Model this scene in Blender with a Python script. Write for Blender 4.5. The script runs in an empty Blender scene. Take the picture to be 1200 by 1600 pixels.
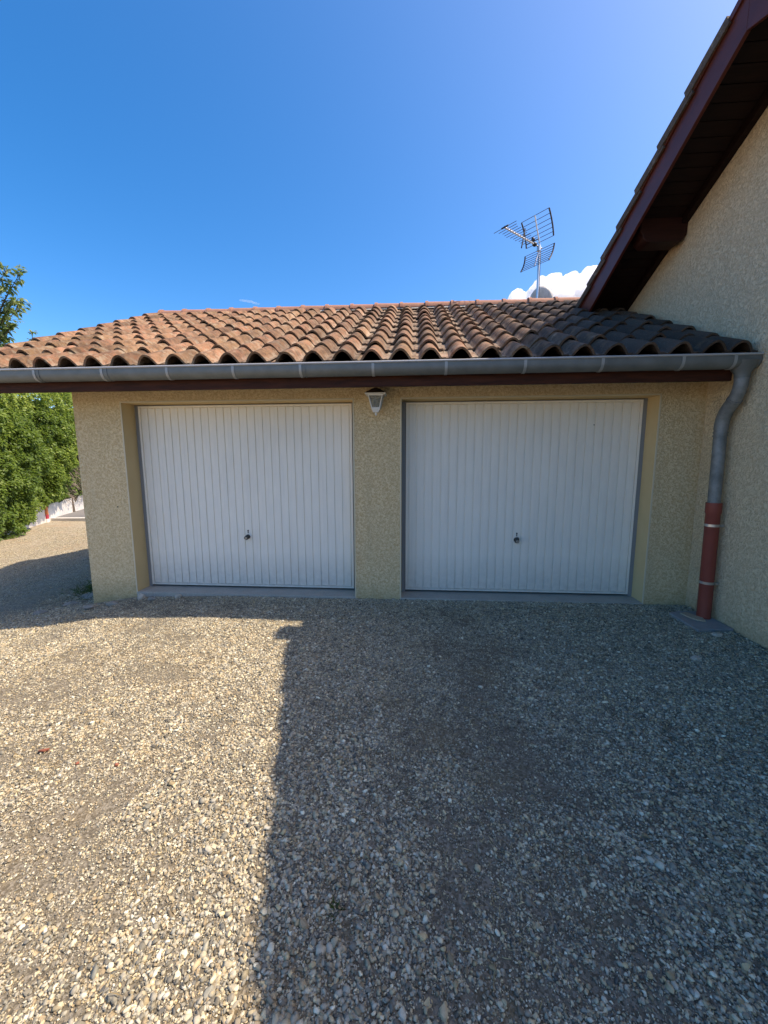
import bpy, bmesh, math, random
import numpy as np
from mathutils import Vector, Matrix, Euler, noise as mnoise

random.seed(7)
rng = np.random.default_rng(11)
D = bpy.data
scene = bpy.context.scene
COL = scene.collection

# ------------------------------------------------------------------ camera
PITCH, YAW, ROLL = 0.1345, 0.0742, -0.0032
cam_pos = Vector((0.0929, -3.9173, 1.425))
fwd = Vector((-math.sin(YAW) * math.cos(PITCH), math.cos(YAW) * math.cos(PITCH), -math.sin(PITCH)))
right = Vector((math.cos(YAW), math.sin(YAW), 0))
up = right.cross(fwd)
r2 = right * math.cos(ROLL) + up * math.sin(ROLL)
u2 = up * math.cos(ROLL) - right * math.sin(ROLL)
cam_data = D.cameras.new('camera')
cam = D.objects.new('camera', cam_data)
COL.objects.link(cam)
M = Matrix((r2, u2, -fwd)).transposed().to_4x4()
M.translation = cam_pos
cam.matrix_world = M
cam_data.sensor_fit = 'AUTO'
cam_data.sensor_width = 36.0
cam_data.lens = 613.5 / 1600.0 * 36.0
cam_data.clip_start = 0.05
cam_data.clip_end = 8000
scene.camera = cam

# ------------------------------------------------------------------ light
SUN_DIR = Vector((0.70, 0.012, 1.0)).normalized()
elev = math.asin(SUN_DIR.z)
azim = math.atan2(SUN_DIR.x, SUN_DIR.y)
world = D.worlds.new('World')
scene.world = world
world.use_nodes = True
wn, wl = world.node_tree.nodes, world.node_tree.links
wn.clear()
sky = wn.new('ShaderNodeTexSky')
sky.sky_type = 'NISHITA'
sky.sun_disc = False
sky.sun_elevation = elev
sky.sun_rotation = azim
sky.altitude = 200
sky.air_density = 0.75
sky.dust_density = 1.8
sky.ozone_density = 1.6
bg = wn.new('ShaderNodeBackground')
bg.inputs['Strength'].default_value = 0.105
wo = wn.new('ShaderNodeOutputWorld')
hsv = wn.new('ShaderNodeHueSaturation')
hsv.inputs['Saturation'].default_value = 1.46
wl.new(sky.outputs['Color'], hsv.inputs['Color'])
wl.new(hsv.outputs['Color'], bg.inputs['Color'])
wl.new(bg.outputs['Background'], wo.inputs['Surface'])

sun_data = D.lights.new('sun', 'SUN')
sun_data.energy = 2.3
sun_data.angle = math.radians(0.5)
sun_data.color = (1.0, 0.93, 0.82)
sun = D.objects.new('sun', sun_data)
COL.objects.link(sun)
sun.rotation_euler = SUN_DIR.to_track_quat('Z', 'Y').to_euler()

scene.view_settings.view_transform = 'Standard'
scene.view_settings.look = 'None'
scene.view_settings.exposure = 1.67
scene.view_settings.gamma = 1.0
scene.view_settings.use_white_balance = True      # the phone balanced for the shade
scene.view_settings.white_balance_temperature = 7400
scene.view_settings.white_balance_tint = 16
scene.view_settings.use_curve_mapping = False
scene.cycles.max_bounces = 44
scene.cycles.diffuse_bounces = 7
scene.cycles.use_denoising = True
scene.cycles.volume_bounces = 40


# ------------------------------------------------------------------ helpers
class MB:
    """collects faces for one mesh"""
    def __init__(self):
        self.v, self.f, self.s = [], [], []

    def add(self, verts, faces, smooth=False):
        o = len(self.v)
        self.v += [tuple(p) for p in verts]
        for f in faces:
            self.f.append(tuple(i + o for i in f))
            self.s.append(smooth)

    def box(self, x0, x1, y0, y1, z0, z1):
        self.add([(x0, y0, z0), (x1, y0, z0), (x1, y1, z0), (x0, y1, z0), (x0, y0, z1), (x1, y0, z1), (x1, y1, z1), (x0, y1, z1)],
                 [(0, 3, 2, 1), (4, 5, 6, 7), (0, 1, 5, 4), (1, 2, 6, 5), (2, 3, 7, 6), (3, 0, 4, 7)])

    def prism(self, pts, axis, a, b):
        """polygon pts (2D, other two axes in order) extruded along axis from a to b"""
        n = len(pts)
        def mk(p, t):
            q = [p[0], p[1]]
            q.insert(axis, t)
            return q
        vs = [mk(p, a) for p in pts] + [mk(p, b) for p in pts]
        fs = [tuple(range(n)), tuple(reversed(range(n, 2 * n)))]
        fs += [(i, i + n, (i + 1) % n + n, (i + 1) % n) for i in range(n)]
        self.add(vs, fs)

    def tube(self, pts, radii, seg=8, cap=True, smooth=True):
        pts = [Vector(p) for p in pts]
        if not isinstance(radii, (list, tuple)):
            radii = [radii] * len(pts)
        vs, fs = [], []
        prev = None
        for i, p in enumerate(pts):
            t = (pts[min(i + 1, len(pts) - 1)] - pts[max(i - 1, 0)]).normalized()
            if prev is None:
                a = Vector((0, 0, 1)) if abs(t.z) < 0.9 else Vector((1, 0, 0))
                n = t.cross(a).normalized()
            else:
                n = (prev - t * prev.dot(t)).normalized()
            prev = n
            b = t.cross(n)
            for k in range(seg):
                an = 2 * math.pi * k / seg
                vs.append(p + (n * math.cos(an) + b * math.sin(an)) * radii[i])
        for i in range(len(pts) - 1):
            for k in range(seg):
                k2 = (k + 1) % seg
                fs.append((i * seg + k, i * seg + k2, (i + 1) * seg + k2, (i + 1) * seg + k))
        self.add(vs, fs, smooth)
        if cap:
            n = len(pts) - 1
            self.add([vs[k] for k in range(seg)], [tuple(reversed(range(seg)))])
            self.add([vs[n * seg + k] for k in range(seg)], [tuple(range(seg))])

    def ico(self, c, r, sub=1, amp=0.0, scl=(1, 1, 1), seed=0.0, freq=1.3, smooth=True, amp2=0.0, freq2=5.0):
        bm = bmesh.new()
        bmesh.ops.create_icosphere(bm, subdivisions=sub, radius=1.0)
        vs = []
        for v in bm.verts:
            d = v.co.normalized()
            k = 1 + amp * mnoise.noise(d * freq + Vector((seed * 7.1, seed * 3.3, seed)))
            if amp2:
                k += amp2 * mnoise.noise(d * freq2 + Vector((seed, seed * 2.1, 4.0)))
            vs.append((c[0] + d.x * k * r * scl[0], c[1] + d.y * k * r * scl[1], c[2] + d.z * k * r * scl[2]))
        fs = [tuple(v.index for v in f.verts) for f in bm.faces]
        bm.free()
        self.add(vs, fs, smooth)

    def mesh(self, name, mat=None):
        me = D.meshes.new(name)
        me.from_pydata(self.v, [], self.f)
        if any(self.s):
            me.polygons.foreach_set('use_smooth', self.s)
        me.update()
        bm = bmesh.new()
        bm.from_mesh(me)
        bmesh.ops.recalc_face_normals(bm, faces=bm.faces)
        bm.to_mesh(me)
        bm.free()
        if mat:
            me.materials.append(mat)
        return me

    def build(self, name, mat, parent=None, bevel=0.0):
        return link(name, self.mesh(name, mat), parent, bevel)


def link(name, me, parent=None, bevel=0.0):
    o = D.objects.new(name, me)
    COL.objects.link(o)
    if parent is not None:
        o.parent = parent
        o.matrix_parent_inverse = world_of(parent).inverted()
    if bevel:
        m = o.modifiers.new('bevel', 'BEVEL')
        m.width = bevel
        m.segments = 2
        m.limit_method = 'ANGLE'
    return o


def world_of(o):
    m = o.matrix_basis.copy()
    while o.parent is not None:
        m = o.parent.matrix_basis @ o.matrix_parent_inverse @ m
        o = o.parent
    return m


def tag(o, label=None, cat=None, group=None, kind=None):
    if label: o['label'] = label
    if cat: o['category'] = cat
    if group: o['group'] = group
    if kind: o['kind'] = kind
    return o


def thing(name, label, cat, loc=(0, 0, 0), group=None):
    o = D.objects.new(name, None)
    o.empty_display_size = 0.1
    COL.objects.link(o)
    o.location = loc
    return tag(o, label, cat, group)


def box(name, mat, parent, *b, bevel=0.0):
    m = MB()
    m.box(*b)
    return m.build(name, mat, parent, bevel)


# ------------------------------------------------------------------ material helper
class Mat:
    def __init__(self, name, rough=0.8, metallic=0.0, spec=0.5):
        self.m = D.materials.new(name)
        self.m.use_nodes = True
        self.n = self.m.node_tree.nodes
        self.l = self.m.node_tree.links
        self.b = self.n['Principled BSDF']
        self.b.inputs['Roughness'].default_value = rough
        self.b.inputs['Metallic'].default_value = metallic
        self.b.inputs['Specular IOR Level'].default_value = spec
        self.geo = None

    def pos(self):
        if self.geo is None:
            self.geo = self.n.new('ShaderNodeNewGeometry')
        return self.geo.outputs['Position']

    def objco(self):
        return self.n.new('ShaderNodeTexCoord').outputs['Object']

    def rand(self):
        return self.n.new('ShaderNodeObjectInfo').outputs['Random']

    def scaled(self, vec, s):
        x = self.n.new('ShaderNodeVectorMath')
        x.operation = 'MULTIPLY'
        self.l.new(vec, x.inputs[0])
        x.inputs[1].default_value = s
        return x.outputs[0]

    def noise(self, scale, detail=3, rough=0.6, vec=None, dist=0.0):
        x = self.n.new('ShaderNodeTexNoise')
        x.inputs['Scale'].default_value = scale
        x.inputs['Detail'].default_value = detail
        x.inputs['Roughness'].default_value = rough
        x.inputs['Distortion'].default_value = dist
        self.l.new(vec if vec is not None else self.pos(), x.inputs['Vector'])
        return x.outputs['Fac']

    def voronoi(self, scale, vec=None, feature='F1', out='Distance'):
        x = self.n.new('ShaderNodeTexVoronoi')
        x.feature = feature
        x.inputs['Scale'].default_value = scale
        self.l.new(vec if vec is not None else self.pos(), x.inputs['Vector'])
        return x.outputs[out]

    def ramp(self, fac, stops, interp='LINEAR'):
        x = self.n.new('ShaderNodeValToRGB')
        x.color_ramp.interpolation = interp
        e = x.color_ramp.elements
        while len(e) < len(stops):
            e.new(0.5)
        for el, (p, c) in zip(e, stops):
            el.position = p
            if not isinstance(c, (tuple, list)):
                c = (c, c, c)
            el.color = (*c, 1)
        self.l.new(fac, x.inputs['Fac'])
        return x.outputs['Color']

    def mix(self, fac, a, b, mode='MIX'):
        x = self.n.new('ShaderNodeMix')
        x.data_type = 'RGBA'
        x.blend_type = mode
        for key, val in ((0, fac), (6, a), (7, b)):
            if hasattr(val, 'is_linked') or hasattr(val, 'links'):
                self.l.new(val, x.inputs[key])
            elif key == 0:
                x.inputs[0].default_value = val
            else:
                x.inputs[key].default_value = (*val, 1)
        return x.outputs[2]

    def math(self, op, a, b=0.0, clamp=False):
        x = self.n.new('ShaderNodeMath')
        x.operation = op
        x.use_clamp = clamp
        for i, val in enumerate((a, b)):
            if hasattr(val, 'links'):
                self.l.new(val, x.inputs[i])
            else:
                x.inputs[i].default_value = val
        return x.outputs[0]

    def sep(self, vec):
        x = self.n.new('ShaderNodeSeparateXYZ')
        self.l.new(vec, x.inputs[0])
        return x.outputs

    def color(self, c):
        if hasattr(c, 'links'):
            self.l.new(c, self.b.inputs['Base Color'])
        else:
            self.b.inputs['Base Color'].default_value = (*c, 1)
        return self

    def rough(self, c):
        self.l.new(c, self.b.inputs['Roughness'])
        return self

    def bump(self, h, strength=0.5, dist=0.01):
        x = self.n.new('ShaderNodeBump')
        x.inputs['Strength'].default_value = strength
        x.inputs['Distance'].default_value = dist
        self.l.new(h, x.inputs['Height'])
        self.l.new(x.outputs['Normal'], self.b.inputs['Normal'])
        return self


def stucco(name, dark, light, scale, lo, hi, bumpd, stain=True):
    m = Mat(name, 0.95, spec=0.2)
    d = m.noise(scale, 4, 0.55, dist=1.2)
    r = m.ramp(d, [(lo, 0.0), (hi, 1.0)])
    fine = m.noise(190, 3, 0.7)
    c = m.mix(r, dark, light)
    big = m.noise(1.3, 3)
    c = m.mix(m.ramp(big, [(0.3, 0.0), (0.75, 0.35)]), c, tuple(x * 0.82 for x in light))
    c = m.mix(0.35, c, m.ramp(fine, [(0.3, 0.70), (0.7, 1.0)]), 'MULTIPLY')
    streak = m.noise(2.2, 5, 0.65, m.scaled(m.pos(), (3.5, 3.5, 0.35)))
    c = m.mix(m.ramp(streak, [(0.50, 0.0), (0.72, 0.26)]), c, tuple(x * 0.62 for x in light))
    if stain:
        z = m.sep(m.pos())[2]
        k = m.math('SUBTRACT', 0.16, z)
        k = m.math('MULTIPLY', k, 4.0, True)
        k = m.math('MULTIPLY', k, m.noise(9, 4), True)
        c = m.mix(k, c, (0.27, 0.22, 0.10))
    m.color(c)
    h = m.mix(0.25, r, fine)
    m.bump(h, 0.9, bumpd)
    return m.m


M_STUCCO = stucco('stucco_garage', (0.66, 0.455, 0.225), (0.89, 0.70, 0.42), 50, 0.38, 0.56, 0.006)
M_STUCCO_H = stucco('stucco_house', (0.68, 0.515, 0.31), (0.89, 0.72, 0.47), 40, 0.34, 0.58, 0.010, True)

m = Mat('smooth_render', 0.9, spec=0.2)
n = m.noise(3, 4)
m.color(m.mix(m.ramp(n, [(0.3, 0), (0.8, 1)]), (0.68, 0.51, 0.27), (0.62, 0.455, 0.23)))
m.bump(m.noise(120, 2), 0.15, 0.002)
M_SMOOTH = m.m
M_BEAD = Mat('corner_bead', 0.6).color((0.66, 0.56, 0.38)).m

m = Mat('door_steel', 0.42, spec=0.45)
n = m.noise(2.2, 4, 0.6)
st = m.noise(3.0, 3, 0.6, m.scaled(m.pos(), (14, 1, 0.6)))
c = m.mix(m.ramp(n, [(0.35, 0), (0.75, 1)]), (0.90, 0.855, 0.755), (0.86, 0.815, 0.72))
c = m.mix(m.ramp(st, [(0.45, 0.0), (0.8, 0.25)]), c, (0.58, 0.57, 0.53))
zz = m.sep(m.pos())[2]
low = m.math('MULTIPLY', m.math('SUBTRACT', 0.42, zz), 3.0, True)
c = m.mix(m.math('MULTIPLY', low, m.noise(16, 5, 0.7), True), c, (0.50, 0.48, 0.43))
m.color(c)
m.bump(m.noise(260, 2), 0.05, 0.001)
M_DOOR = m.m
M_FRAME = Mat('frame_steel', 0.5).color((0.24, 0.25, 0.255)).m
M_DARK = Mat('dark_gap', 0.9).color((0.012, 0.012, 0.012)).m
m = Mat('handle_black', 0.35)
m.color((0.03, 0.032, 0.03))
M_HANDLE = m.m
M_CHROME = Mat('handle_worn', 0.35, 0.7).color((0.32, 0.32, 0.30)).m


def concrete(name, a, b, s=1.0):
    m = Mat(name, 0.92, spec=0.25)
    n1, n2 = m.noise(4 * s, 5, 0.65), m.noise(60 * s, 4, 0.7)
    c = m.mix(m.ramp(n1, [(0.3, 0), (0.7, 1)]), a, b)
    c = m.mix(0.4, c, m.ramp(n2, [(0.3, 0.5), (0.65, 1.0)]), 'MULTIPLY')
    m.color(c).bump(n2, 0.5, 0.004)
    return m.m


M_SILL = concrete('sill_concrete', (0.38, 0.36, 0.31), (0.48, 0.455, 0.39))
M_SLAB = concrete('slab_concrete', (0.25, 0.255, 0.25), (0.34, 0.34, 0.33), 1.5)
M_WHITEWALL = concrete('whitewashed_wall', (0.55, 0.53, 0.49), (0.70, 0.68, 0.63))


def wood(name, a, b, rough=0.45, axis=(0.6, 6, 6)):
    m = Mat(name, rough, spec=0.22)
    v = m.scaled(m.pos(), axis)
    g = m.noise(6, 5, 0.65, v, 0.6)
    kn = m.voronoi(2.2, m.scaled(m.pos(), (0.8, 2, 2)))
    c = m.mix(m.ramp(g, [(0.35, 0), (0.7, 1)]), a, b)
    c = m.mix(m.ramp(kn, [(0.02, 0.6), (0.09, 0.0)]), c, tuple(x * 0.4 for x in a))
    m.color(c).bump(g, 0.25, 0.003)
    return m.m


M_BEAM = wood('stained_beam', (0.030, 0.008, 0.004), (0.085, 0.024, 0.010), 0.6)
M_FASCIA = wood('stained_fascia', (0.085, 0.022, 0.014), (0.115, 0.031, 0.020), 0.40, (6, 0.6, 1.2))
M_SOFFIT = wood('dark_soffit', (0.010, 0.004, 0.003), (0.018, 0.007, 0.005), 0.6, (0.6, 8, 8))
M_PURLIN = wood('purlin_wood', (0.024, 0.008, 0.006), (0.042, 0.013, 0.009), 0.5)

m = Mat('zinc', 0.55, 0.45)
n1, n2 = m.noise(7, 4, 0.6), m.noise(40, 4, 0.7)
c = m.mix(m.ramp(n1, [(0.3, 0), (0.7, 1)]), (0.14, 0.155, 0.15), (0.21, 0.225, 0.215))
c = m.mix(m.ramp(n2, [(0.55, 0.0), (0.75, 0.5)]), c, (0.20, 0.21, 0.21))
m.color(c).rough(m.ramp(n1, [(0.2, 0.48), (0.8, 0.68)]))
M_ZINC = m.m
m = Mat('zinc_worn', 0.55, 0.3)
n1, n2 = m.noise(9, 4, 0.7), m.noise(26, 5, 0.75, dist=1.5)
c = m.mix(m.ramp(n1, [(0.35, 0), (0.65, 1)]), (0.15, 0.158, 0.152), (0.26, 0.27, 0.255))
c = m.mix(m.ramp(n2, [(0.62, 0.0), (0.70, 0.8)]), c, (0.36, 0.36, 0.34))
m.color(c)
M_ZINCW = m.m
M_BEADZ = Mat('zinc_bead', 0.4, 0.15).color((0.42, 0.43, 0.43)).m
M_SOLDER = Mat('zinc_bright', 0.5, 0.4).color((0.36, 0.37, 0.36)).m
m = Mat('red_pipe', 0.5)
c = m.mix(m.ramp(m.noise(5, 4), [(0.3, 0), (0.7, 1)]), (0.30, 0.055, 0.034), (0.235, 0.043, 0.028))
m.color(c)
M_RED = m.m
M_CLAMP = Mat('clamp_steel', 0.3, 0.9).color((0.55, 0.55, 0.55)).m


def tilemat(name, warm=0.0):
    m = Mat(name, 0.92, spec=0.25)
    rnd = m.rand()
    base = m.ramp(rnd, [(0.0, (0.235, 0.098, 0.050)), (0.22, (0.290, 0.140, 0.080)), (0.45, (0.215, 0.105, 0.058)),
                        (0.65, (0.280, 0.150, 0.080)), (0.82, (0.205, 0.120, 0.055)), (1.0, (0.250, 0.108, 0.060))])
    p = m.pos()
    mott = m.noise(16, 5, 0.7)
    c = m.mix(m.ramp(mott, [(0.36, 0.0), (0.60, 0.7)]), base, (0.235, 0.140, 0.085))
    och = m.noise(5.5, 4, 0.6)
    c = m.mix(m.ramp(och, [(0.50, 0.0), (0.66, 0.6)]), c, (0.19, 0.118, 0.045))
    # grey lichen mostly in the pans (low in the tile's own profile)
    oz = m.sep(m.objco())[2]
    pan = m.math('MULTIPLY', m.math('SUBTRACT', 0.055, oz), 22.0, True)
    lich = m.noise(38, 5, 0.75)
    c = m.mix(m.math('MULTIPLY', pan, m.ramp(lich, [(0.40, 0.0), (0.56, 1.0)])), c, (0.34, 0.30, 0.235))
    spk = m.noise(85, 3, 0.7)
    c = m.mix(m.ramp(spk, [(0.62, 0.0), (0.70, 0.75)]), c, (0.10, 0.085, 0.065))
    pat = m.noise(4.2, 5, 0.7)
    c = m.mix(m.ramp(pat, [(0.44, 0.0), (0.60, 0.6)]), c, (0.135, 0.085, 0.045))
    brn = m.noise(11, 7, 0.80)
    c = m.mix(m.ramp(brn, [(0.49, 0.0), (0.57, 0.9)]), c, (0.105, 0.060, 0.036))
    gry = m.noise(11, 6, 0.75, m.scaled(p, (1.0, 1.0, 1.3)))
    c = m.mix(m.ramp(gry, [(0.52, 0.0), (0.63, 0.7)]), c, (0.27, 0.225, 0.16))
    # black lichen in ragged colonies, plus the house's shade painted in towards its wall
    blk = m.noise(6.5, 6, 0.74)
    house_shade = m.math('MULTIPLY', m.math('SUBTRACT', m.sep(p)[0], 0.75), 0.24)
    house_shade = m.math('MINIMUM', m.math('MAXIMUM', house_shade, -0.04), 0.27)
    c = m.mix(m.ramp(m.math('ADD', blk, house_shade), [(0.53, 0.0), (0.70, 0.88)]), c, (0.066, 0.050, 0.038))
    c = m.mix(m.ramp(m.noise(130, 2, 0.6), [(0.64, 0.0), (0.70, 0.55)]), c, (0.34, 0.33, 0.29))
    tone = m.math('FRACT', m.math('MULTIPLY', rnd, 13.7))
    c = m.mix(1.0, c, m.ramp(tone, [(0.0, 0.62), (0.25, 0.85), (0.7, 1.05), (1.0, 1.25)]), 'MULTIPLY')
    m.color(c)
    m.bump(m.mix(0.5, mott, spk), 0.5, 0.005)
    return m.m


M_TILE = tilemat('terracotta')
m = Mat('ridge_terracotta', 0.9)
c = m.mix(m.ramp(m.noise(9, 4), [(0.3, 0), (0.7, 1)]), (0.29, 0.135, 0.085), (0.34, 0.18, 0.12))
m.color(m.mix(m.ramp(m.noise(60, 4), [(0.6, 0), (0.7, 0.5)]), c, (0.2, 0.14, 0.1)))
M_RIDGE = m.m
M_MORTAR = concrete('mortar', (0.40, 0.37, 0.32), (0.50, 0.46, 0.375))
M_WHITE = Mat('white_enamel', 0.45).color((0.72, 0.71, 0.67)).m
M_BROWN = Mat('brown_enamel', 0.45).color((0.055, 0.032, 0.022)).m
m = Mat('hammered_glass', 0.12)
m.color((0.62, 0.64, 0.60))
m.b.inputs['Transmission Weight'].default_value = 0.85
m.bump(m.voronoi(90), 0.8, 0.004)
M_GLASS = m.m
M_BULB = Mat('bulb_glass', 0.2).color((0.7, 0.68, 0.6)).m
M_ALU = Mat('aluminium', 0.35, 0.9).color((0.62, 0.63, 0.63)).m
M_ROD = Mat('aluminium_dull', 0.5, 0.6).color((0.13, 0.14, 0.16)).m
M_PLASTIC = Mat('black_plastic', 0.5).color((0.015, 0.016, 0.018)).m
m = Mat('dish_paint', 0.6)
c = m.mix(m.ramp(m.noise(8, 5, 0.7, m.scaled(m.pos(), (3, 3, 0.6))), [(0.4, 0), (0.7, 1)]), (0.62, 0.61, 0.56), (0.42, 0.42, 0.38))
m.color(c)
M_DISH = m.m

# ------------------------------------------------------------------ ground
HX = np.array([-2000, -7.0, -4.0, -3.4, -2.9, -2.0, -0.6, 1.5, 3.0, 2000])
HZ = np.array([-0.50, -0.48, -0.215, -0.150, -0.06, -0.028, -0.026, -0.016, -0.012, -0.012])


def vnoise(x, y, s, seed):
    """cheap smooth value noise on arrays, range 0..1"""
    x = np.asarray(x, float) / s + seed * 17.3
    y = np.asarray(y, float) / s + seed * 5.7
    xi, yi = np.floor(x), np.floor(y)
    fx, fy = x - xi, y - yi
    fx, fy = fx * fx * (3 - 2 * fx), fy * fy * (3 - 2 * fy)
    def h(a, b):
        q = np.sin(a * 127.1 + b * 311.7 + seed * 74.7) * 43758.5453
        return q - np.floor(q)
    return (h(xi, yi) * (1 - fx) + h(xi + 1, yi) * fx) * (1 - fy) + (h(xi, yi + 1) * (1 - fx) + h(xi + 1, yi + 1) * fx) * fy


def ground_z(x, y):
    x, y = np.asarray(x, float), np.asarray(y, float)
    z = np.interp(x, HX, HZ)
    near = np.clip(1 - np.abs(x) / 14, 0, 1) * np.clip(1 - np.abs(y) / 14, 0, 1)
    bump = (vnoise(x, y, 0.9, 3) - 0.5) * 0.028 + (vnoise(x, y, 0.28, 5) - 0.5) * 0.010
    wallfade = np.clip(np.abs(y + 0.0) / 0.5, 0.25, 1)
    return z + bump * near * wallfade


def coarse(lo, hi, step, far):
    a = list(np.arange(lo, hi + 1e-6, step))
    k, d = [], step
    x = hi
    while x < far:
        d *= 1.35
        x += d
        k.append(x)
    l, d = [], step
    x = lo
    while x > -far:
        d *= 1.35
        x -= d
        l.append(x)
    return np.array(l[::-1] + a + k)


gx = coarse(-9.0, 3.2, 0.09, 3000)
gy = coarse(-5.0, 5.0, 0.09, 3000)
GX, GY = np.meshgrid(gx, gy)
GZ = ground_z(GX, GY)
nxg, nyg = len(gx), len(gy)
gv = np.stack([GX.ravel(), GY.ravel(), GZ.ravel()], 1)
ii = np.arange((nyg - 1) * nxg).reshape(nyg - 1, nxg)[:, :-1].ravel()
gf = np.stack([ii, ii + 1, ii + 1 + nxg, ii + nxg], 1)
gm = D.meshes.new('ground')
gm.from_pydata(gv.tolist(), [], gf.tolist())
gm.polygons.foreach_set('use_smooth', [True] * len(gf))

m = Mat('gravel_bed', 0.96, spec=0.2)
fine = m.noise(220, 4, 0.75)
grit = m.voronoi(120, out='Color')
gritf = m.voronoi(120)
c = m.ramp(fine, [(0.3, (0.086, 0.070, 0.045)), (0.55, (0.163, 0.138, 0.093)), (0.75, (0.266, 0.235, 0.174))])
c = m.mix(0.7, c, m.ramp(m.sep(grit)[0], [(0.0, (0.086, 0.074, 0.054)), (0.5, (0.189, 0.167, 0.123)), (1.0, (0.315, 0.286, 0.228))]))
straw = m.noise(1.9, 5, 0.65)
c = m.mix(m.ramp(straw, [(0.54, 0.0), (0.68, 0.28)]), c, (0.27, 0.185, 0.070))
dirt = m.noise(0.9, 4, 0.6)
c = m.mix(m.ramp(dirt, [(0.55, 0.0), (0.7, 0.2)]), c, (0.22, 0.185, 0.14))
# the lane at the left is paler crushed stone
px = m.sep(m.pos())[0]
lane = m.math('MULTIPLY', m.math('SUBTRACT', -3.9, px), 0.8, True)
c = m.mix(m.math('MULTIPLY', lane, 0.75), c, m.ramp(m.noise(30, 5, 0.7), [(0.36, (0.13, 0.105, 0.07)), (0.47, (0.30, 0.255, 0.18)), (0.62, (0.48, 0.43, 0.33))]))
reddish = m.noise(1.1, 4, 0.6)
c = m.mix(m.math('MULTIPLY', m.math('MULTIPLY', m.math('SUBTRACT', -6.0, px), 0.6, True), m.ramp(reddish, [(0.50, 0.0), (0.66, 0.5)])), c, (0.30, 0.20, 0.115))
m.color(c)
m.bump(m.mix(0.5, fine, gritf), 0.8, 0.008)
M_GROUND = m.m
gm.materials.append(M_GROUND)
ground = link('gravel_ground', gm)
tag(ground, 'grey and cream gravel forecourt in front of the garage', kind='structure')

# ------------------------------------------------------------------ garage
XL, XW = -3.415, 2.773
OPEN = [(-2.8975, -0.4975), (-0.0299, 2.3701)]
OH, REC = 2.0072, 0.192
SL = 0.4755
CA = 1 / math.hypot(1, SL)
SA = SL * CA
YE, ZE = -0.50, 2.226         # tile front edge at the eave (pan level)
YR = 2.88
def roof_z(y): return ZE + SL * (y - YE)

garage = thing('garage', 'cream rendered double garage with terracotta tiled roof and two white doors', 'garage', (-0.3, 0.0, 0.0))
mb = MB()
ZT = 2.40
mb.box(XL, OPEN[0][0], 0, 0.30, -0.45, ZT)
mb.box(OPEN[0][1], OPEN[1][0], 0, 0.30, -0.45, ZT)
mb.box(OPEN[1][1], XW - 0.001, 0, 0.30, -0.45, ZT)
for a, b in OPEN:
    mb.box(a, b, 0, 0.30, OH, ZT)
YB = 2 * YR + 0.0
zt = lambda y: roof_z(y) - 0.09 if y <= YR else roof_z(2 * YR - y) - 0.09
mb.prism([(0.30, -0.45), (YB, -0.45), (YB, zt(YB)), (YR, zt(YR)), (0.30, zt(0.30))], 0, XL, XL + 0.2)
mb.box(XL + 0.2, XW, YB - 0.2, YB, -0.45, zt(YB))
mb.build('wall', M_STUCCO, garage)

for a, b in OPEN:
    mb = MB()
    mb.box(a, a + 0.004, 0.003, REC + 0.1, 0.0, OH)
    mb.box(b - 0.004, b, 0.003, REC + 0.1, 0.0, OH)
    mb.box(a + 0.004, b - 0.004, 0.003, REC + 0.1, OH - 0.004, OH)
    # plain band of render around the head
    mb.build('reveal', M_SMOOTH, garage)
    mb = MB()
    mb.box(a - 0.007, a + 0.006, -0.004, 0.003, -0.02, OH + 0.007)
    mb.box(b - 0.006, b + 0.007, -0.004, 0.003, -0.02, OH + 0.007)
    mb.box(a + 0.006, b - 0.006, -0.004, 0.003, OH - 0.006, OH + 0.007)
    mb.build('corner_bead', M_BEAD, garage)
    box('door_sill', M_SILL, garage, a + 0.001, b - 0.001, -0.012, 0.5, -0.3, 0.0, bevel=0.004)
    mb = MB()
    for x0, x1 in ((a + 0.004, a + 0.040), (b - 0.040, b - 0.004)):
        mb.box(x0, x1, REC + 0.004, REC + 0.06, 0.0005, OH - 0.006)
    mb.box(a + 0.040, b - 0.040, REC + 0.02, REC + 0.06, 1.994, OH - 0.006)
    mb.build('door_frame', M_FRAME, garage)
    box('door_backing', M_DARK, garage, a + 0.002, b - 0.002, REC + 0.07, REC + 0.09, 0.0005, OH)

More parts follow.
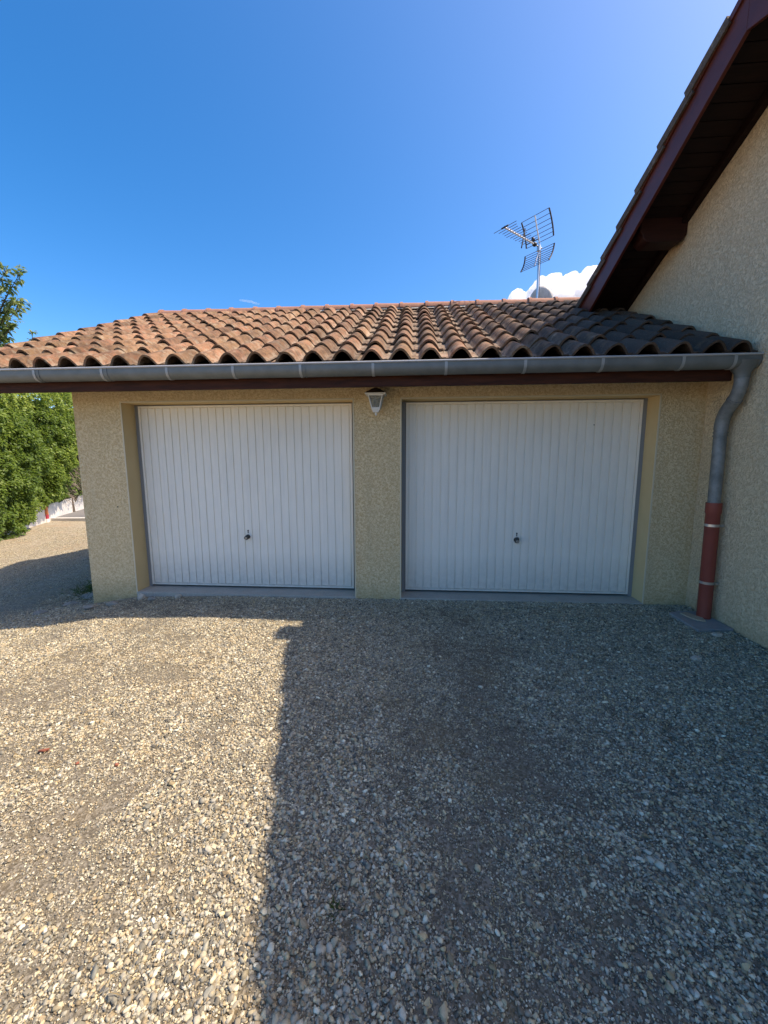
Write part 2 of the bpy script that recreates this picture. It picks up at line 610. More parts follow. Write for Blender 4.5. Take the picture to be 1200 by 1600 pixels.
# pressed steel doors
WD = 2.3093
Z0, Z1 = 0.0228, 1.9902
NS = 27
doors = []
for di, (a, b) in enumerate(OPEN):
    mid = (a + b) / 2
    x0, x1 = mid - WD / 2, mid + WD / 2
    mb = MB()
    yb = REC + 0.012
    mb.box(x0, x1, yb, REC + 0.045, Z0, Z1)                       # back sheet
    mb.box(x0, x0 + 0.022, REC - 0.002, yb, Z0, Z1)                # rim folded round the ribs
    mb.box(x1 - 0.022, x1, REC - 0.002, yb, Z0, Z1)
    mb.box(x0 + 0.022, x1 - 0.022, REC - 0.002, yb, Z0, Z0 + 0.016)
    mb.box(x0 + 0.022, x1 - 0.022, REC - 0.002, yb, Z1 - 0.012, Z1)
    door = mb.build('garage_door', M_DOOR, garage)
    doors.append(door)
    pitch = (WD - 0.048) / NS
    s = MB()
    h = pitch / 2
    prof = [(-h + 0.0050, 0.0), (-h + 0.0085, -0.0125), (-0.003, -0.0130), (0.0, -0.0120), (0.003, -0.0130), (h - 0.0070, -0.0125), (h - 0.0045, 0.0)]
    za, zb = Z0 + 0.028, Z1 - 0.026
    vs = [(p[0], p[1], za) for p in prof] + [(p[0], p[1], zb) for p in prof]
    n = len(prof)
    # ends slope back to the sheet
    vs += [(p[0], 0.0, za - 0.010) for p in prof] + [(p[0], 0.0, zb + 0.010) for p in prof]
    fs = [(i, i + 1, n + i + 1, n + i) for i in range(n - 1)]
    fs += [(2 * n + i, 2 * n + i + 1, i + 1, i) for i in range(n - 1)] + [(n + i, n + i + 1, 3 * n + i + 1, 3 * n + i) for i in range(n - 1)]
    s.add(vs, fs)
    sm = D.meshes.get('slat') or s.mesh('slat', M_DOOR)
    for k in range(NS):
        o = link('slat', sm, door)
        o.location = (x0 + 0.024 + pitch * (k + 0.5), yb, 0)
    hx = (-1.708, 1.168)[di]
    # turn handle on a round rose, lock above it
    mb = MB()
    mb.tube([(hx, yb - 0.0125, 0.585), (hx, yb - 0.020, 0.585)], [0.026, 0.024], 16)
    mb.tube([(hx, yb - 0.020, 0.585), (hx, yb - 0.045, 0.585)], [0.012, 0.012], 10)
    ang = (0.75, 0.1)[di]
    d = Vector((math.sin(ang), 0, math.cos(ang)))
    c0 = Vector((hx, yb - 0.050, 0.583))
    mb.tube([c0 - d * 0.024, c0 - d * 0.012, c0 + d * 0.022, c0 + d * 0.036], [0.017, 0.024, 0.019, 0.010], 10)
    mb.build('handle', M_HANDLE, door)
    mb = MB()
    mb.tube([c0 + Vector((0, -0.019, -0.006)), c0 + Vector((0, -0.025, -0.006))], [0.017, 0.012], 12)
    mb.build('handle_face', M_CHROME, door)
    mb = MB()
    mb.tube([(hx + 0.004, yb - 0.0125, 0.652), (hx + 0.004, yb - 0.0165, 0.652)], [0.0085, 0.0075], 12)
    mb.box(hx - 0.0005, hx + 0.0085, yb - 0.0160, yb - 0.0125, 0.622, 0.648)
    mb.build('keyhole', M_PLASTIC, door)
mb = MB()
mb.tube([(1.875, REC + 0.0, 1.752), (1.875, REC - 0.003, 1.752)], [0.006, 0.005], 8)
mb.build('screw_head', M_PLASTIC, doors[1])
mb = MB()
mb.tube([(-3.03, 0.002, 0.93), (-3.03, -0.004, 0.93)], [0.007, 0.006], 8)
mb.build('wall_plug', M_PLASTIC, garage)

# roof of the garage
roof = MB()
XV0, XV1 = -4.22, 2.770
y0 = -0.40
roof.prism([(y0, roof_z(y0) - 0.02), (YR, roof_z(YR) - 0.02), (YR, roof_z(YR) - 0.08), (y0, roof_z(y0) - 0.08)], 0, XV0 + 0.04, XV1)
y1 = 2 * YR + 0.5
zr = roof_z(2 * YR - y1)
roof.prism([(YR, roof_z(YR) + 0.055), (y1, zr + 0.055), (y1, zr - 0.06), (YR, roof_z(YR) - 0.08)], 0, XV0 + 0.04, XV1)
garage_roof = roof.build('roof', M_SOFFIT, garage)

PT = 0.2457
EXP = 0.365
NR = 10
def tile_mesh(name, seed, segs=9):
    rs = random.Random(seed)
    L, T = EXP + 0.075, 0.017
    def prof(sc, hh):
        w = 0.092 * sc
        p = [(-0.128, 0.002)]
        p.append((-w - 0.010, 0.0))
        for i in range(segs + 1):
            t = -1 + 2 * i / segs
            p.append((w * t, 0.004 + hh * max(0.0, math.cos(math.pi / 2 * t)) ** 0.86))
        p.append((w + 0.010, 0.003))
        p.append((0.1265, 0.006))
        return p
    mb = MB()
    rows = [(0.0, 1.0, 0.081, 0.024), (L * 0.5, 0.97, 0.0785, 0.0105), (L, 0.94, 0.0755, -0.003)]
    tops = []
    for (yy, sc, hh, lift) in rows:
        tops.append([(p[0] + rs.uniform(-.0015, .0015), yy, p[1] + lift + rs.uniform(-.001, .001)) for p in prof(sc, hh)])
    n = len(tops[0])
    tv = [v for r in tops for v in r]
    mb.add(tv, [(r * n + i, r * n + i + 1, (r + 1) * n + i + 1, (r + 1) * n + i) for r in range(2) for i in range(n - 1)], True)
    # underside
    def under(r):
        out = []
        for i, v in enumerate(r):
            a, b = r[max(i - 1, 0)], r[min(i + 1, n - 1)]
            tx, tz = b[0] - a[0], b[2] - a[2]
            l = math.hypot(tx, tz)
            out.append((v[0] + tz / l * T, v[1], v[2] - tx / l * T))
        return out
    u0, u1 = under(tops[0]), under(tops[2])
    mb.add(u0 + u1, [(i + 1, i, n + i, n + i + 1) for i in range(n - 1)], True)
    mb.add(tops[0] + u0, [(i, i + 1, n + i + 1, n + i) for i in range(n - 1)], False)
    me = D.meshes.new(name)
    me.from_pydata(mb.v, [], mb.f)
    me.polygons.foreach_set('use_smooth', mb.s)
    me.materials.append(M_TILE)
    me.update()
    return me

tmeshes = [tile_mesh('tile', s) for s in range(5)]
slope_rot = math.atan(SL)
def place_tile(me, x, y, z, parent, rs, name='tile', flip=False):
    o = link(name, me, parent)
    o.location = (x + rs.uniform(-.005, .005), y + rs.uniform(-.012, .012), z + rs.uniform(-.0015, .002))
    e = Euler((slope_rot + rs.uniform(-.012, .012), rs.uniform(-.02, .02), rs.uniform(-.024, .024)))
    if flip:
        e = Euler((e.x, e.y, math.pi + e.z))
    o.rotation_euler = e
    return o
rs = random.Random(3)
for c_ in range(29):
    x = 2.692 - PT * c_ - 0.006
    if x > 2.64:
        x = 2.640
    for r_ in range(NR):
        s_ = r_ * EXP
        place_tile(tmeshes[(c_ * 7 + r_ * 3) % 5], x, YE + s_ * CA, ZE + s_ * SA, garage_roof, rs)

# ridge tiles along the top, laid in mortar
RP = 0.405
def ridge_mesh(name, L, r0, r1, T, mat, collar=True):
    mb = MB()
    seg = 9
    def arc(x, r):
        return [(x, r * 0.98 * math.cos(math.pi * i / seg), r * 0.80 * math.sin(math.pi * i / seg)) for i in range(seg + 1)]
    A, B = arc(0, r0), arc(L, r1)
    n = seg + 1
    mb.add(A + B, [(i, i + 1, n + i + 1, n + i) for i in range(seg)], True)
    C_, D_ = arc(0, r0 - T), arc(L, r1 - T)
    mb.add(C_ + D_, [(i + 1, i, n + i, n + i + 1) for i in range(seg)], True)
    mb.add(A + C_, [(i + 1, i, n + i, n + i + 1) for i in range(seg)])
    mb.add(B + D_, [(i, i + 1, n + i + 1, n + i) for i in range(seg)])
    if collar:
        E_, F_ = arc(0, r0 + 0.013), arc(0.045, r0 + 0.013)
        G_, H_ = arc(0, r0), arc(0.045, r0 - 0.001)
        mb.add(E_ + F_, [(i, i + 1, n + i + 1, n + i) for i in range(seg)], True)
        mb.add(E_ + G_, [(i + 1, i, n + i, n + i + 1) for i in range(seg)])
        mb.add(F_ + H_, [(i, i + 1, n + i + 1, n + i) for i in range(seg)])
    return mb.mesh(name, mat)
rme = ridge_mesh('ridge_tile', RP + 0.05, 0.125, 0.112, 0.014, M_RIDGE)
ZRG = roof_z(YR) + 0.005
k = 0
x = XV0 + 0.03
while x < 2.55:
    o = link('ridge_tile', rme, garage_roof)
    o.location = (x + rs.uniform(-.006, .006), YR + rs.uniform(-.004, .004), ZRG + rs.uniform(-.004, .004))
    o.rotation_euler = (rs.uniform(-.02, .02), rs.uniform(-.008, .008), rs.uniform(-.008, .008))
    x += RP
mb = MB()
mb.prism([(YR - 0.125, ZRG - 0.03), (YR + 0.125, ZRG - 0.03), (YR + 0.08, ZRG + 0.035), (YR - 0.08, ZRG + 0.035)], 0, XV0 + 0.05, XV1 - 0.01)
mb.build('ridge_mortar', M_MORTAR, garage_roof)
box('fascia_board', M_BEAM, garage, XV0 + 0.03, 2.655, -0.432, -0.400, 2.042, 2.222, bevel=0.004)
# barge board on the open verge
mb = MB()
mb.prism([(-0.40, roof_z(-0.40) - 0.02), (YR, roof_z(YR) - 0.02), (YR, roof_z(YR) - 0.20), (-0.40, roof_z(-0.40) - 0.20)], 0, XV0 + 0.01, XV0 + 0.038)
mb.prism([(YR, roof_z(YR) - 0.02), (y1, zr - 0.02), (y1, zr - 0.20), (YR, roof_z(YR) - 0.20)], 0, XV0 + 0.01, XV0 + 0.038)
mb.build('barge_board', M_BEAM, garage)

# gutter: half-round zinc with a rolled front bead
GYC, GR, GZT = -0.497, 0.062, 2.214
prof = []
for i in range(11):
    a = math.pi + math.pi * i / 10
    prof.append((GYC + GR * math.cos(a), GZT - 0.034 + GR * math.sin(a)))
prof = [(GYC - GR, GZT)] + prof + [(GYC + GR, GZT + 0.010)]
gx0, gx1 = -4.26, 2.766
def sheet(mb, prof, x0, x1, th):
    n = len(prof)
    inn = []
    for i, p in enumerate(prof):
        a, b = prof[max(i - 1, 0)], prof[min(i + 1, n - 1)]
        ty, tz = b[0] - a[0], b[1] - a[1]
        l = math.hypot(ty, tz)
        inn.append((p[0] - tz / l * th, p[1] + ty / l * th))
    vs = [(x0, *p) for p in prof] + [(x1, *p) for p in prof]
    mb.add(vs, [(i, i + 1, n + i + 1, n + i) for i in range(n - 1)], True)
    vs = [(x0, *p) for p in inn] + [(x1, *p) for p in inn]
    mb.add(vs, [(i + 1, i, n + i, n + i + 1) for i in range(n - 1)], True)
    for xx in (x0, x1):
        vs = [(xx, *p) for p in prof] + [(xx, *p) for p in inn]
        mb.add(vs, [(i, i + 1, n + i + 1, n + i) for i in range(n - 1)])
    return inn
mb = MB()
sheet(mb, prof, gx0, gx1, 0.0015)
for xx in (gx0, gx1 - 0.002):
    mb.prism(prof[:-1], 0, xx, xx + 0.002)
gutter = mb.build('gutter', M_ZINC, garage)
mb = MB()
mb.tube([(gx0, GYC - GR - 0.002, GZT + 0.004), (gx1, GYC - GR - 0.002, GZT + 0.004)], 0.0085, 10)
mb.build('rolled_bead', M_BEADZ, gutter)
out = []
for i, p in enumerate(prof[:-1]):
    a, b = prof[max(i - 1, 0)], prof[min(i + 1, len(prof) - 1)]
    ty, tz = b[0] - a[0], b[1] - a[1]
    l = math.hypot(ty, tz)
    out.append((p[0] + tz / l * 0.004, p[1] - ty / l * 0.004))
brk = MB()
sheet(brk, out, -0.011, 0.011, 0.0035)
bme = brk.mesh('gutter_bracket', M_SOLDER)
sm_ = MB()
sheet(sm_, out, -0.006, 0.006, 0.0035)
sm_.tube([(-0.005, out[0][0], out[0][1]), (0.005, out[0][0], out[0][1])], 0.002, 6)
jme = sm_.mesh('gutter_seam', M_ZINC)
for bx in (-3.84, -3.25, -2.62, -2.026, -1.44, -0.857, -0.245, 0.356, 0.987, 1.586, 2.193, 2.575):
    o = link('gutter_bracket', bme, gutter)
    o.location = (bx, 0, 0)
    o.rotation_euler = (0, 0, rs.uniform(-.12, .12) * 0.0)
for bx in (-3.21, -2.575, -0.82):
    o = link('gutter_seam', jme, gutter)
    o.location = (bx, 0, 0)

# ------------------------------------------------------------------ house at the right
house = thing('house', 'cream rendered house gable with dark red stained eaves at the right', 'house', (6.0, -0.8, 0.0))
YP, ZP = -0.78, 3.32 + 0.442 * (1.511 + 0.78)      # peak of the wall under the soffit
HS = 0.442
HS2 = 0.404
def sof(y): return ZP - (HS * (y - YP) if y >= YP else HS2 * (YP - y))
YF = -5.4
mb = MB()
mb.prism([(YF, -0.4), (YB + 1, -0.4), (YB + 1, 2.2), (2.6, sof(2.6)), (YP, ZP), (YF, sof(YF))], 0, XW, XW + 0.3)
mb.box(XW + 0.3, 11.5, YF, YF + 0.3, -0.4, sof(YF))
mb.build('wall', M_STUCCO_H, house)
XO = 2.25
YE2 = 1.76
up_ = lambda y: 4.056 - 0.442 * (y - 0.2) if y >= YP else 4.056 - 0.442 * (YP - 0.2) - HS2 * (YP - y)
lo_ = lambda y: up_(y) - 0.292
mb = MB()
Y5 = -6.0
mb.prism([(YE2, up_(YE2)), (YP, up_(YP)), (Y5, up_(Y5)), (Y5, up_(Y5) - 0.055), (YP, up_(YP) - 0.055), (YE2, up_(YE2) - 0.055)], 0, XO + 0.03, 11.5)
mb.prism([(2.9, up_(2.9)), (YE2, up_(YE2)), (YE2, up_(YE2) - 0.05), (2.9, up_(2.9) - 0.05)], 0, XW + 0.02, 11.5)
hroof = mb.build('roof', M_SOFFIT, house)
for (ya, yb2) in ((YE2, YP), (Y5, YP)):
    mb = MB()
    mb.prism([(ya, up_(ya)), (yb2, up_(yb2)), (yb2, lo_(yb2)), (ya, lo_(ya))], 0, XO, XO + 0.028)
    mb.build('fascia_board', M_FASCIA, house, 0.003)
# thin cover strip under the tiles
for (ya, yb2) in ((YE2, YP), (Y5, YP)):
    mb = MB()
    mb.prism([(ya, up_(ya) + 0.004), (yb2, up_(yb2) + 0.004), (yb2, up_(yb2) - 0.045), (ya, up_(ya) - 0.045)], 0, XO - 0.014, XO - 0.002)
    mb.build('cover_strip', M_FASCIA, house)
mb = MB()
mb.prism([(YE2 - 0.03, lo_(YE2) + 0.06), (YE2 - 0.005, lo_(YE2) + 0.06), (YE2 - 0.005, up_(YE2) - 0.06), (YE2 - 0.03, up_(YE2) - 0.06)], 0, XO + 0.03, XW - 0.002)
mb.build('eave_board', M_SOFFIT, house)
# soffit boards, running across the overhang
BW = 0.112
sb = MB()
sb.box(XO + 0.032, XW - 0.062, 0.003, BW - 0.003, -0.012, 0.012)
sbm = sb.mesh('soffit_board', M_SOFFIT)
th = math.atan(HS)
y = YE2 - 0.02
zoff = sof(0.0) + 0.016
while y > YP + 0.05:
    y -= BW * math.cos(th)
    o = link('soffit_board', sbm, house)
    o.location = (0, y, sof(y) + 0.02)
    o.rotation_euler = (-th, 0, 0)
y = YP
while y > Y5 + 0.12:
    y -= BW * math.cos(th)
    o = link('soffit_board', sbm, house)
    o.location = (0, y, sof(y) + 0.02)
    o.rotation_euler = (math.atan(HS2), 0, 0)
mb = MB()
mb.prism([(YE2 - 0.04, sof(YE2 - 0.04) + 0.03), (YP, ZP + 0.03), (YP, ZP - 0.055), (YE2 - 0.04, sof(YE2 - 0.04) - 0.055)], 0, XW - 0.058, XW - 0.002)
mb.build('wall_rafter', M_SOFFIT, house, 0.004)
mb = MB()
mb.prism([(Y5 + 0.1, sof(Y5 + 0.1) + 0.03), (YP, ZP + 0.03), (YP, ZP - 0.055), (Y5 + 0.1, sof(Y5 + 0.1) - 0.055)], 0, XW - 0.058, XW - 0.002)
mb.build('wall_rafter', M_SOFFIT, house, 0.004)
# purlin end with rounded nose
def purlin(y0, y1, zb, zt_):
    mb = MB()
    pts = [(XW + 0.02, zt_), (XW - 0.002, zb + 0.055), (XW - 0.05, zb)]
    pts += [(2.43, zb)]
    for i in range(1, 7):
        a = math.pi / 2 * i / 6
        pts.append((2.43 - 0.075 * math.sin(a), zb + 0.075 - 0.075 * math.cos(a)))
    pts += [(2.33, zb + 0.10), (2.33, zt_)]
    vs = [(p[0], y0, p[1]) for p in pts] + [(p[0], y1, p[1]) for p in pts]
    n = len(pts)
    mb.add(vs, [tuple(range(n)), tuple(reversed(range(n, 2 * n)))] + [(i, (i + 1) % n, n + (i + 1) % n, n + i) for i in range(n)])
    mb.build('purlin', M_PURLIN, house, 0.006)
purlin(0.50, 0.68, 3.555, 3.775)
purlin(-2.24, -2.06, 3.555, 3.775)
# verge tiles along the rake: flat with a turned-down outer lip, each lapping the one below
def verge_mesh(name):
    mb = MB()
    L, T, W, F = EXP + 0.06, 0.016, 0.24, 0.075
    pts = [(0.0, -F), (T, -F), (T, -T), (W, -T), (W, 0.0), (0.0, 0.0)]
    a = [(p[0], 0.0, p[1] + 0.034) for p in pts]
    b = [(p[0] + 0.006, L, p[1] - 0.004) for p in pts]
    n = 6
    mb.add(a + b, [tuple(range(n)), tuple(reversed(range(n, 2 * n)))] + [(i, (i + 1) % n, n + (i + 1) % n, n + i) for i in range(n)])
    return mb.mesh(name, M_TILE)
vme = verge_mesh('verge_tile')
vmm = vme.copy()
for v in vmm.vertices:
    v.co.x = -v.co.x
vmm.flip_normals()
rs = random.Random(8)
for side in (0, 1):
    sl = HS if side == 0 else HS2
    an = math.atan(sl)
    for r_ in range(20):
        s_ = r_ * EXP * math.cos(an)
        yy = (YE2 + 0.02 - s_) if side == 0 else (Y5 - 0.03 + s_)
        if (yy < YP + 0.30) if side == 0 else (yy > YP - 0.30):
            break
        for q in (0, 1):
            if q == 0:
                o = link('tile', vmm if side == 0 else vme, hroof)
                o.location = (XO - 0.030 + rs.uniform(-.003, .003), yy, up_(yy) + 0.028)
            else:
                o = link('tile', tmeshes[(r_ * 3) % 5], hroof)
                o.location = (XO + 0.31, yy, up_(yy) + 0.012)
            o.rotation_euler = (an + rs.uniform(-.006, .006), 0, math.pi if side == 0 else 0)
hr = ridge_mesh('ridge_tile', RP + 0.05, 0.135, 0.12, 0.014, M_RIDGE)
x = XO - 0.05
for k in range(4):
    o = link('ridge_tile', hr, hroof)
    o.location = (x, YP, up_(YP) + 0.03)
    x += RP

# ------------------------------------------------------------------ drainpipe in the corner
dp = thing('drainpipe', 'zinc rainwater pipe with red plastic foot in the corner of the two walls', 'drainpipe', (2.70, -0.36, 0.0))
PX = 2.690
R_ = 0.0475
mb = MB()
mb.tube([(PX - 0.005, GYC + 0.01, 2.175), (PX - 0.005, GYC + 0.01, 2.13), (PX, GYC + 0.012, 2.085), (PX, GYC + 0.012, 2.05)], [0.098, 0.080, 0.052, 0.050], 20)
mb.build('hopper', M_ZINC, dp)
def bez(P, n):
    out = []
    for i in range(n + 1):
        t = i / n
        a = (1 - t)
        out.append(P[0] * a ** 3 + P[1] * 3 * a * a * t + P[2] * 3 * a * t * t + P[3] * t ** 3)
    return out
V = Vector
mb = MB()
p1 = bez([V((PX, GYC + 0.012, 2.06)), V((PX, GYC + 0.012, 1.98)), V((PX, GYC + 0.03, 1.93)), V((PX, -0.425, 1.88))], 8)
mb.tube(p1, 0.0475, 20)
mb.build('upper_elbow', M_ZINCW, dp)
mb = MB()
p2 = bez([V((PX, -0.440, 1.893)), V((PX, -0.385, 1.835)), V((PX, -0.325, 1.79)), V((PX, -0.325, 1.66))], 8)
mb.tube(p2, 0.0495, 20)
mb.build('lower_elbow', M_ZINCW, dp)
mb = MB()
for q in (p2[0], p2[1] * 0.6 + p2[0] * 0.4):
    t = (p2[1] - p2[0]).normalized()
    mb.tube([q - t * 0.004, q + t * 0.004], 0.0525, 20)
mb.tube([(PX, -0.325, 1.615), (PX, -0.325, 1.605)], 0.052, 20)
mb.tube([(PX, -0.325, 1.640), (PX, -0.325, 1.632)], 0.052, 20)
mb.build('solder_joint', M_ZINCW, dp)
mb = MB()
mb.tube([(PX, -0.325, 1.66), (PX, -0.340, 1.0)], 0.0465, 20)
mb.build('zinc_pipe', M_ZINCW, dp)
mb = MB()
mb.tube([(PX, -0.340, 1.04), (PX, -0.3415, 0.955), (PX, -0.342, 0.940), (PX, -0.362, 0.0)], [0.058, 0.058, 0.0525, 0.0525], 20)
mb.build('red_pipe', M_RED, dp)
for zc in (0.845, 0.335):
    yc = -0.342 - 0.02 * (0.94 - zc) / 0.94
    mb = MB()
    mb.tube([(PX, yc, zc - 0.011), (PX, yc, zc + 0.011)], 0.0555, 20)
    mb.tube([(PX + 0.05, yc - 0.02, zc), (XW + 0.01, yc - 0.02, zc)], 0.006, 8)
    mb.box(PX + 0.042, PX + 0.066, yc - 0.045, yc - 0.030, zc - 0.011, zc + 0.011)
    mb.build('pipe_clamp', M_CLAMP, dp)

mb = MB()
sp = [(2.455, -0.275), (2.545, -0.225), (2.765, -0.215), (2.768, -0.60), (2.60, -0.66), (2.435, -0.60)]
sp = [(2.46, -0.26), (2.56, -0.22), (2.765, -0.21), (2.768, -0.60), (2.46, -0.635)]
mb.prism([(p[0], p[1]) for p in sp], 2, -0.06, 0.012)
tag(mb.build('drain_slab', M_SLAB, None, 0.006), 'grey concrete slab on the gravel under the drainpipe foot', 'slab')
mb = MB()
mb.prism([(2.53, -0.30), (2.60, -0.275), (2.655, -0.40), (2.635, -0.475), (2.585, -0.46), (2.548, -0.40)], 2, 0.0125, 0.026)
M_SHARD = concrete('shard_clay', (0.42, 0.33, 0.23), (0.50, 0.41, 0.29), 2)
tag(mb.build('tile_shard', M_SHARD, None, 0.003), 'flat beige shard lying on the grey drain slab', 'shard')

# ------------------------------------------------------------------ wall lamp
lx = -0.262
lamp = thing('wall_lamp', 'white lantern wall lamp with brown cap between the garage doors', 'lamp', (lx, 0.0, 1.95))
LY = -0.115
def frust(mb, z0, a0, z1, a1, cx=lx, cy=LY, cap0=True, cap1=True):
    vs = []
    for z, a in ((z0, a0), (z1, a1)):
        vs += [(cx - a, cy - a, z), (cx + a, cy - a, z), (cx + a, cy + a, z), (cx - a, cy + a, z)]
    fs = [(0, 1, 5, 4), (1, 2, 6, 5), (2, 3, 7, 6), (3, 0, 4, 7)]
    if cap0: fs.append((3, 2, 1, 0))
    if cap1: fs.append((4, 5, 6, 7))
    mb.add(vs, fs)
mb = MB()
frust(mb, 2.030, 0.098, 2.052, 0.070)
frust(mb, 2.0521, 0.066, 2.078, 0.034)
frust(mb, 2.0781, 0.022, 2.090, 0.014)
mb.build('cap', M_BROWN, lamp, 0.003)
mb = MB()
frust(mb, 2.020, 0.094, 2.030, 0.099)
mb.build('cap_rim', M_WHITE, lamp, 0.002)
zt_, at, zb_, ab = 2.018, 0.066, 1.893, 0.035
mb = MB()
for sx in (-1, 1):
    for sy in (-1, 1):
        mb.tube([(lx + sx * at, LY + sy * at, zt_), (lx + sx * ab, LY + sy * ab, zb_)], 0.0065, 6)
frust(mb, zb_ - 0.002, 0.041, zb_ + 0.012, 0.042)
frust(mb, zt_ - 0.010, 0.0715, zt_ + 0.0015, 0.074, cap0=False, cap1=False)
frust(mb, 1.862, 0.026, zb_ - 0.0021, 0.040)
mb.build('cage', M_WHITE, lamp)
mb = MB()
mb.tube([(lx, LY, 1.866), (lx, LY, 1.852), (lx, LY, 1.842), (lx, LY, 1.832)], [0.010, 0.013, 0.012, 0.004], 10)
mb.build('finial', M_WHITE, lamp)
for (dx, dy) in ((0, -1), (1, 0), (-1, 0), (0, 1)):
    mb = MB()
    a0, a1 = ab + 0.001, at - 0.002
    if dy:
        vs = [(lx - a0, LY + dy * a0, zb_ + 0.012), (lx + a0, LY + dy * a0, zb_ + 0.012), (lx + a1, LY + dy * a1, zt_ - 0.008), (lx - a1, LY + dy * a1, zt_ - 0.008)]
        off = (0, -dy * 0.003, 0)
    else:
        vs = [(lx + dx * a0, LY - a0, zb_ + 0.012), (lx + dx * a0, LY + a0, zb_ + 0.012), (lx + dx * a1, LY + a1, zt_ - 0.008), (lx + dx * a1, LY - a1, zt_ - 0.008)]
        off = (-dx * 0.003, 0, 0)
    v2 = [(v[0] + off[0], v[1] + off[1], v[2]) for v in vs]
    mb.add(vs + v2, [(0, 1, 2, 3), (7, 6, 5, 4), (0, 4, 5, 1), (1, 5, 6, 2), (2, 6, 7, 3), (3, 7, 4, 0)])
    mb.build('pane', M_GLASS, lamp)
mb = MB()
mb.tube([(lx, LY, 1.91), (lx, LY, 1.935), (lx, LY, 1.955), (lx, LY, 1.985), (lx, LY, 2.0)], [0.013, 0.014, 0.027, 0.024, 0.008], 12)
mb.build('bulb', M_BULB, lamp)
mb = MB()
mb.box(lx - 0.035, lx + 0.035, -0.012, 0.0, 1.90, 2.00)
mb.tube([(lx, -0.012, 1.95), (lx, -0.04, 1.95), (lx, LY + 0.055, 1.99)], 0.012, 8)
mb.build('wall_bracket', M_WHITE, lamp)

# ------------------------------------------------------------------ aerial and dish behind the ridge
ant = thing('tv_antenna', 'rooftop television aerial with grid reflectors on a steel mast', 'antenna', (2.186, 3.4, roof_z(2 * YR - 3.4)))
O = V((2.186, 3.4, 4.948))
tha = math.radians(41)
bdir = V((-math.cos(tha), -math.sin(tha), 0))
edir = V((math.sin(tha), -math.cos(tha), 0))
uz = V((0, 0, 1))
mb = MB()
mb.tube([V((2.186, 3.4, 3.55)), O + uz * 0.03], 0.019, 12)
mb.build('mast', M_ALU, ant)
mb = MB()
mb.tube([O + bdir * -0.06, O + bdir * 0.95], 0.012, 8)
mb.tube([O - uz * 0.07 + bdir * 0.02, O + uz * 0.02 + bdir * 0.02], 0.032, 10)
mb.build('boom', M_ALU, ant)
for i in range(12):
    t = 0.22 + 0.72 * i / 11
    hl = 0.115 + (0.055 if i in (11,) else 0.0) + 0.025 * (i > 5) + 0.012 * ((i * 5) % 3)
    mb = MB()
    mb.tube([O + bdir * t - edir * hl + uz * 0.006, O + bdir * t + edir * hl + uz * 0.006], 0.0042, 6)
    c0 = O + bdir * t + uz * 0.008
    mb.tube([c0 - bdir * 0.010, c0 + bdir * 0.010], 0.016, 6)
    mb.build('director', M_ROD, ant)
for s_ in (0.14, 0.46, 0.955):
    mb = MB()
    if s_ == 0.46:
        mb.tube([O + bdir * s_ + uz * 0.15 - bdir * 0.04, O + bdir * s_ + uz * 0.02], 0.011, 6)
        mb.tube([O + bdir * s_ - uz * 0.02, O + bdir * s_ - uz * 0.16 + bdir * 0.04], 0.011, 6)
    elif s_ == 0.14:
        mb.ico(O + bdir * s_ + uz * 0.0, 0.045, 1, 0.2, (1, 1, 0.9))
        mb.ico(O + bdir * (s_ + 0.05) + uz * 0.06, 0.035, 1, 0.2)
    else:
        mb.tube([O + bdir * s_ - edir * 0.05, O + bdir * s_ + edir * 0.07], 0.012, 6)
    mb.build('dipole' if s_ != 0.955 else 'end_cap', M_PLASTIC, ant)
def reflector(base, top, half, nrod, tophalf):
    sp_ = MB()
    sp_.tube([base, top], 0.011, 8)
    so = sp_.build('reflector', M_ALU, ant)
    ends = {-1: [], 1: []}
    for i in range(nrod):
        t = 0.06 + 0.94 * i / (nrod - 1)
        p = base.lerp(top, t)
        bow = bdir * 0.03 * (1 - (2 * t - 1) ** 2)
        hh = half + (tophalf - half) * t
        r = MB()
        r.tube([p - edir * hh - bow, p + edir * hh - bow], 0.0045, 6)
        r.build('reflector_rod', M_ROD, so)
        for s in (-1, 1):
            ends[s].append(p + edir * hh * s - bow)
    for s in (-1, 1):
        e = MB()
        e.tube(ends[s], 0.0125, 6)
        e.build('edge_strip', M_PLASTIC, so)
reflector(O + uz * 0.05 + bdir * 0.0, O + uz * 0.43 + bdir * 0.17, 0.25, 7, 0.25)
reflector(O - uz * 0.03 + bdir * 0.0, O - uz * 0.33 + bdir * 0.12, 0.27, 8, 0.26)
mb = MB()
mb.tube([O + V((0.022, 0, -0.05)), V((2.21, 3.395, 4.5)), V((2.205, 3.39, 3.9))], 0.005, 6)
mb.build('cable', M_PLASTIC, ant)

dish = thing('satellite_dish', 'weathered white satellite dish peeping over the ridge beside the aerial', 'satellite dish', (2.30, 3.55, 3.6))
mb = MB()
dc = V((2.30, 3.55, 4.14))
dn = V((0.30, 0.86, 0.36)).normalized()
da = dn.cross(uz).normalized()
db = da.cross(dn)
rings, seg = 5, 28
vs = [dc - dn * 0.05]
for r in range(1, rings + 1):
    q = r / rings
    for k in range(seg):
        a = 2 * math.pi * k / seg
        vs.append(dc + da * math.cos(a) * 0.195 * q + db * math.sin(a) * 0.235 * q - dn * 0.05 * (1 - q * q))
fs = [(0, 1 + k, 1 + (k + 1) % seg) for k in range(seg)]
for r in range(rings - 1):
    for k in range(seg):
        a, b = 1 + r * seg + k, 1 + r * seg + (k + 1) % seg
        fs.append((a, a + seg, b + seg, b))
mb.add(vs, fs, True)
o = mb.build('reflector_bowl', M_DISH, dish)
sm = o.modifiers.new('thickness', 'SOLIDIFY')
sm.thickness = 0.006
mb = MB()
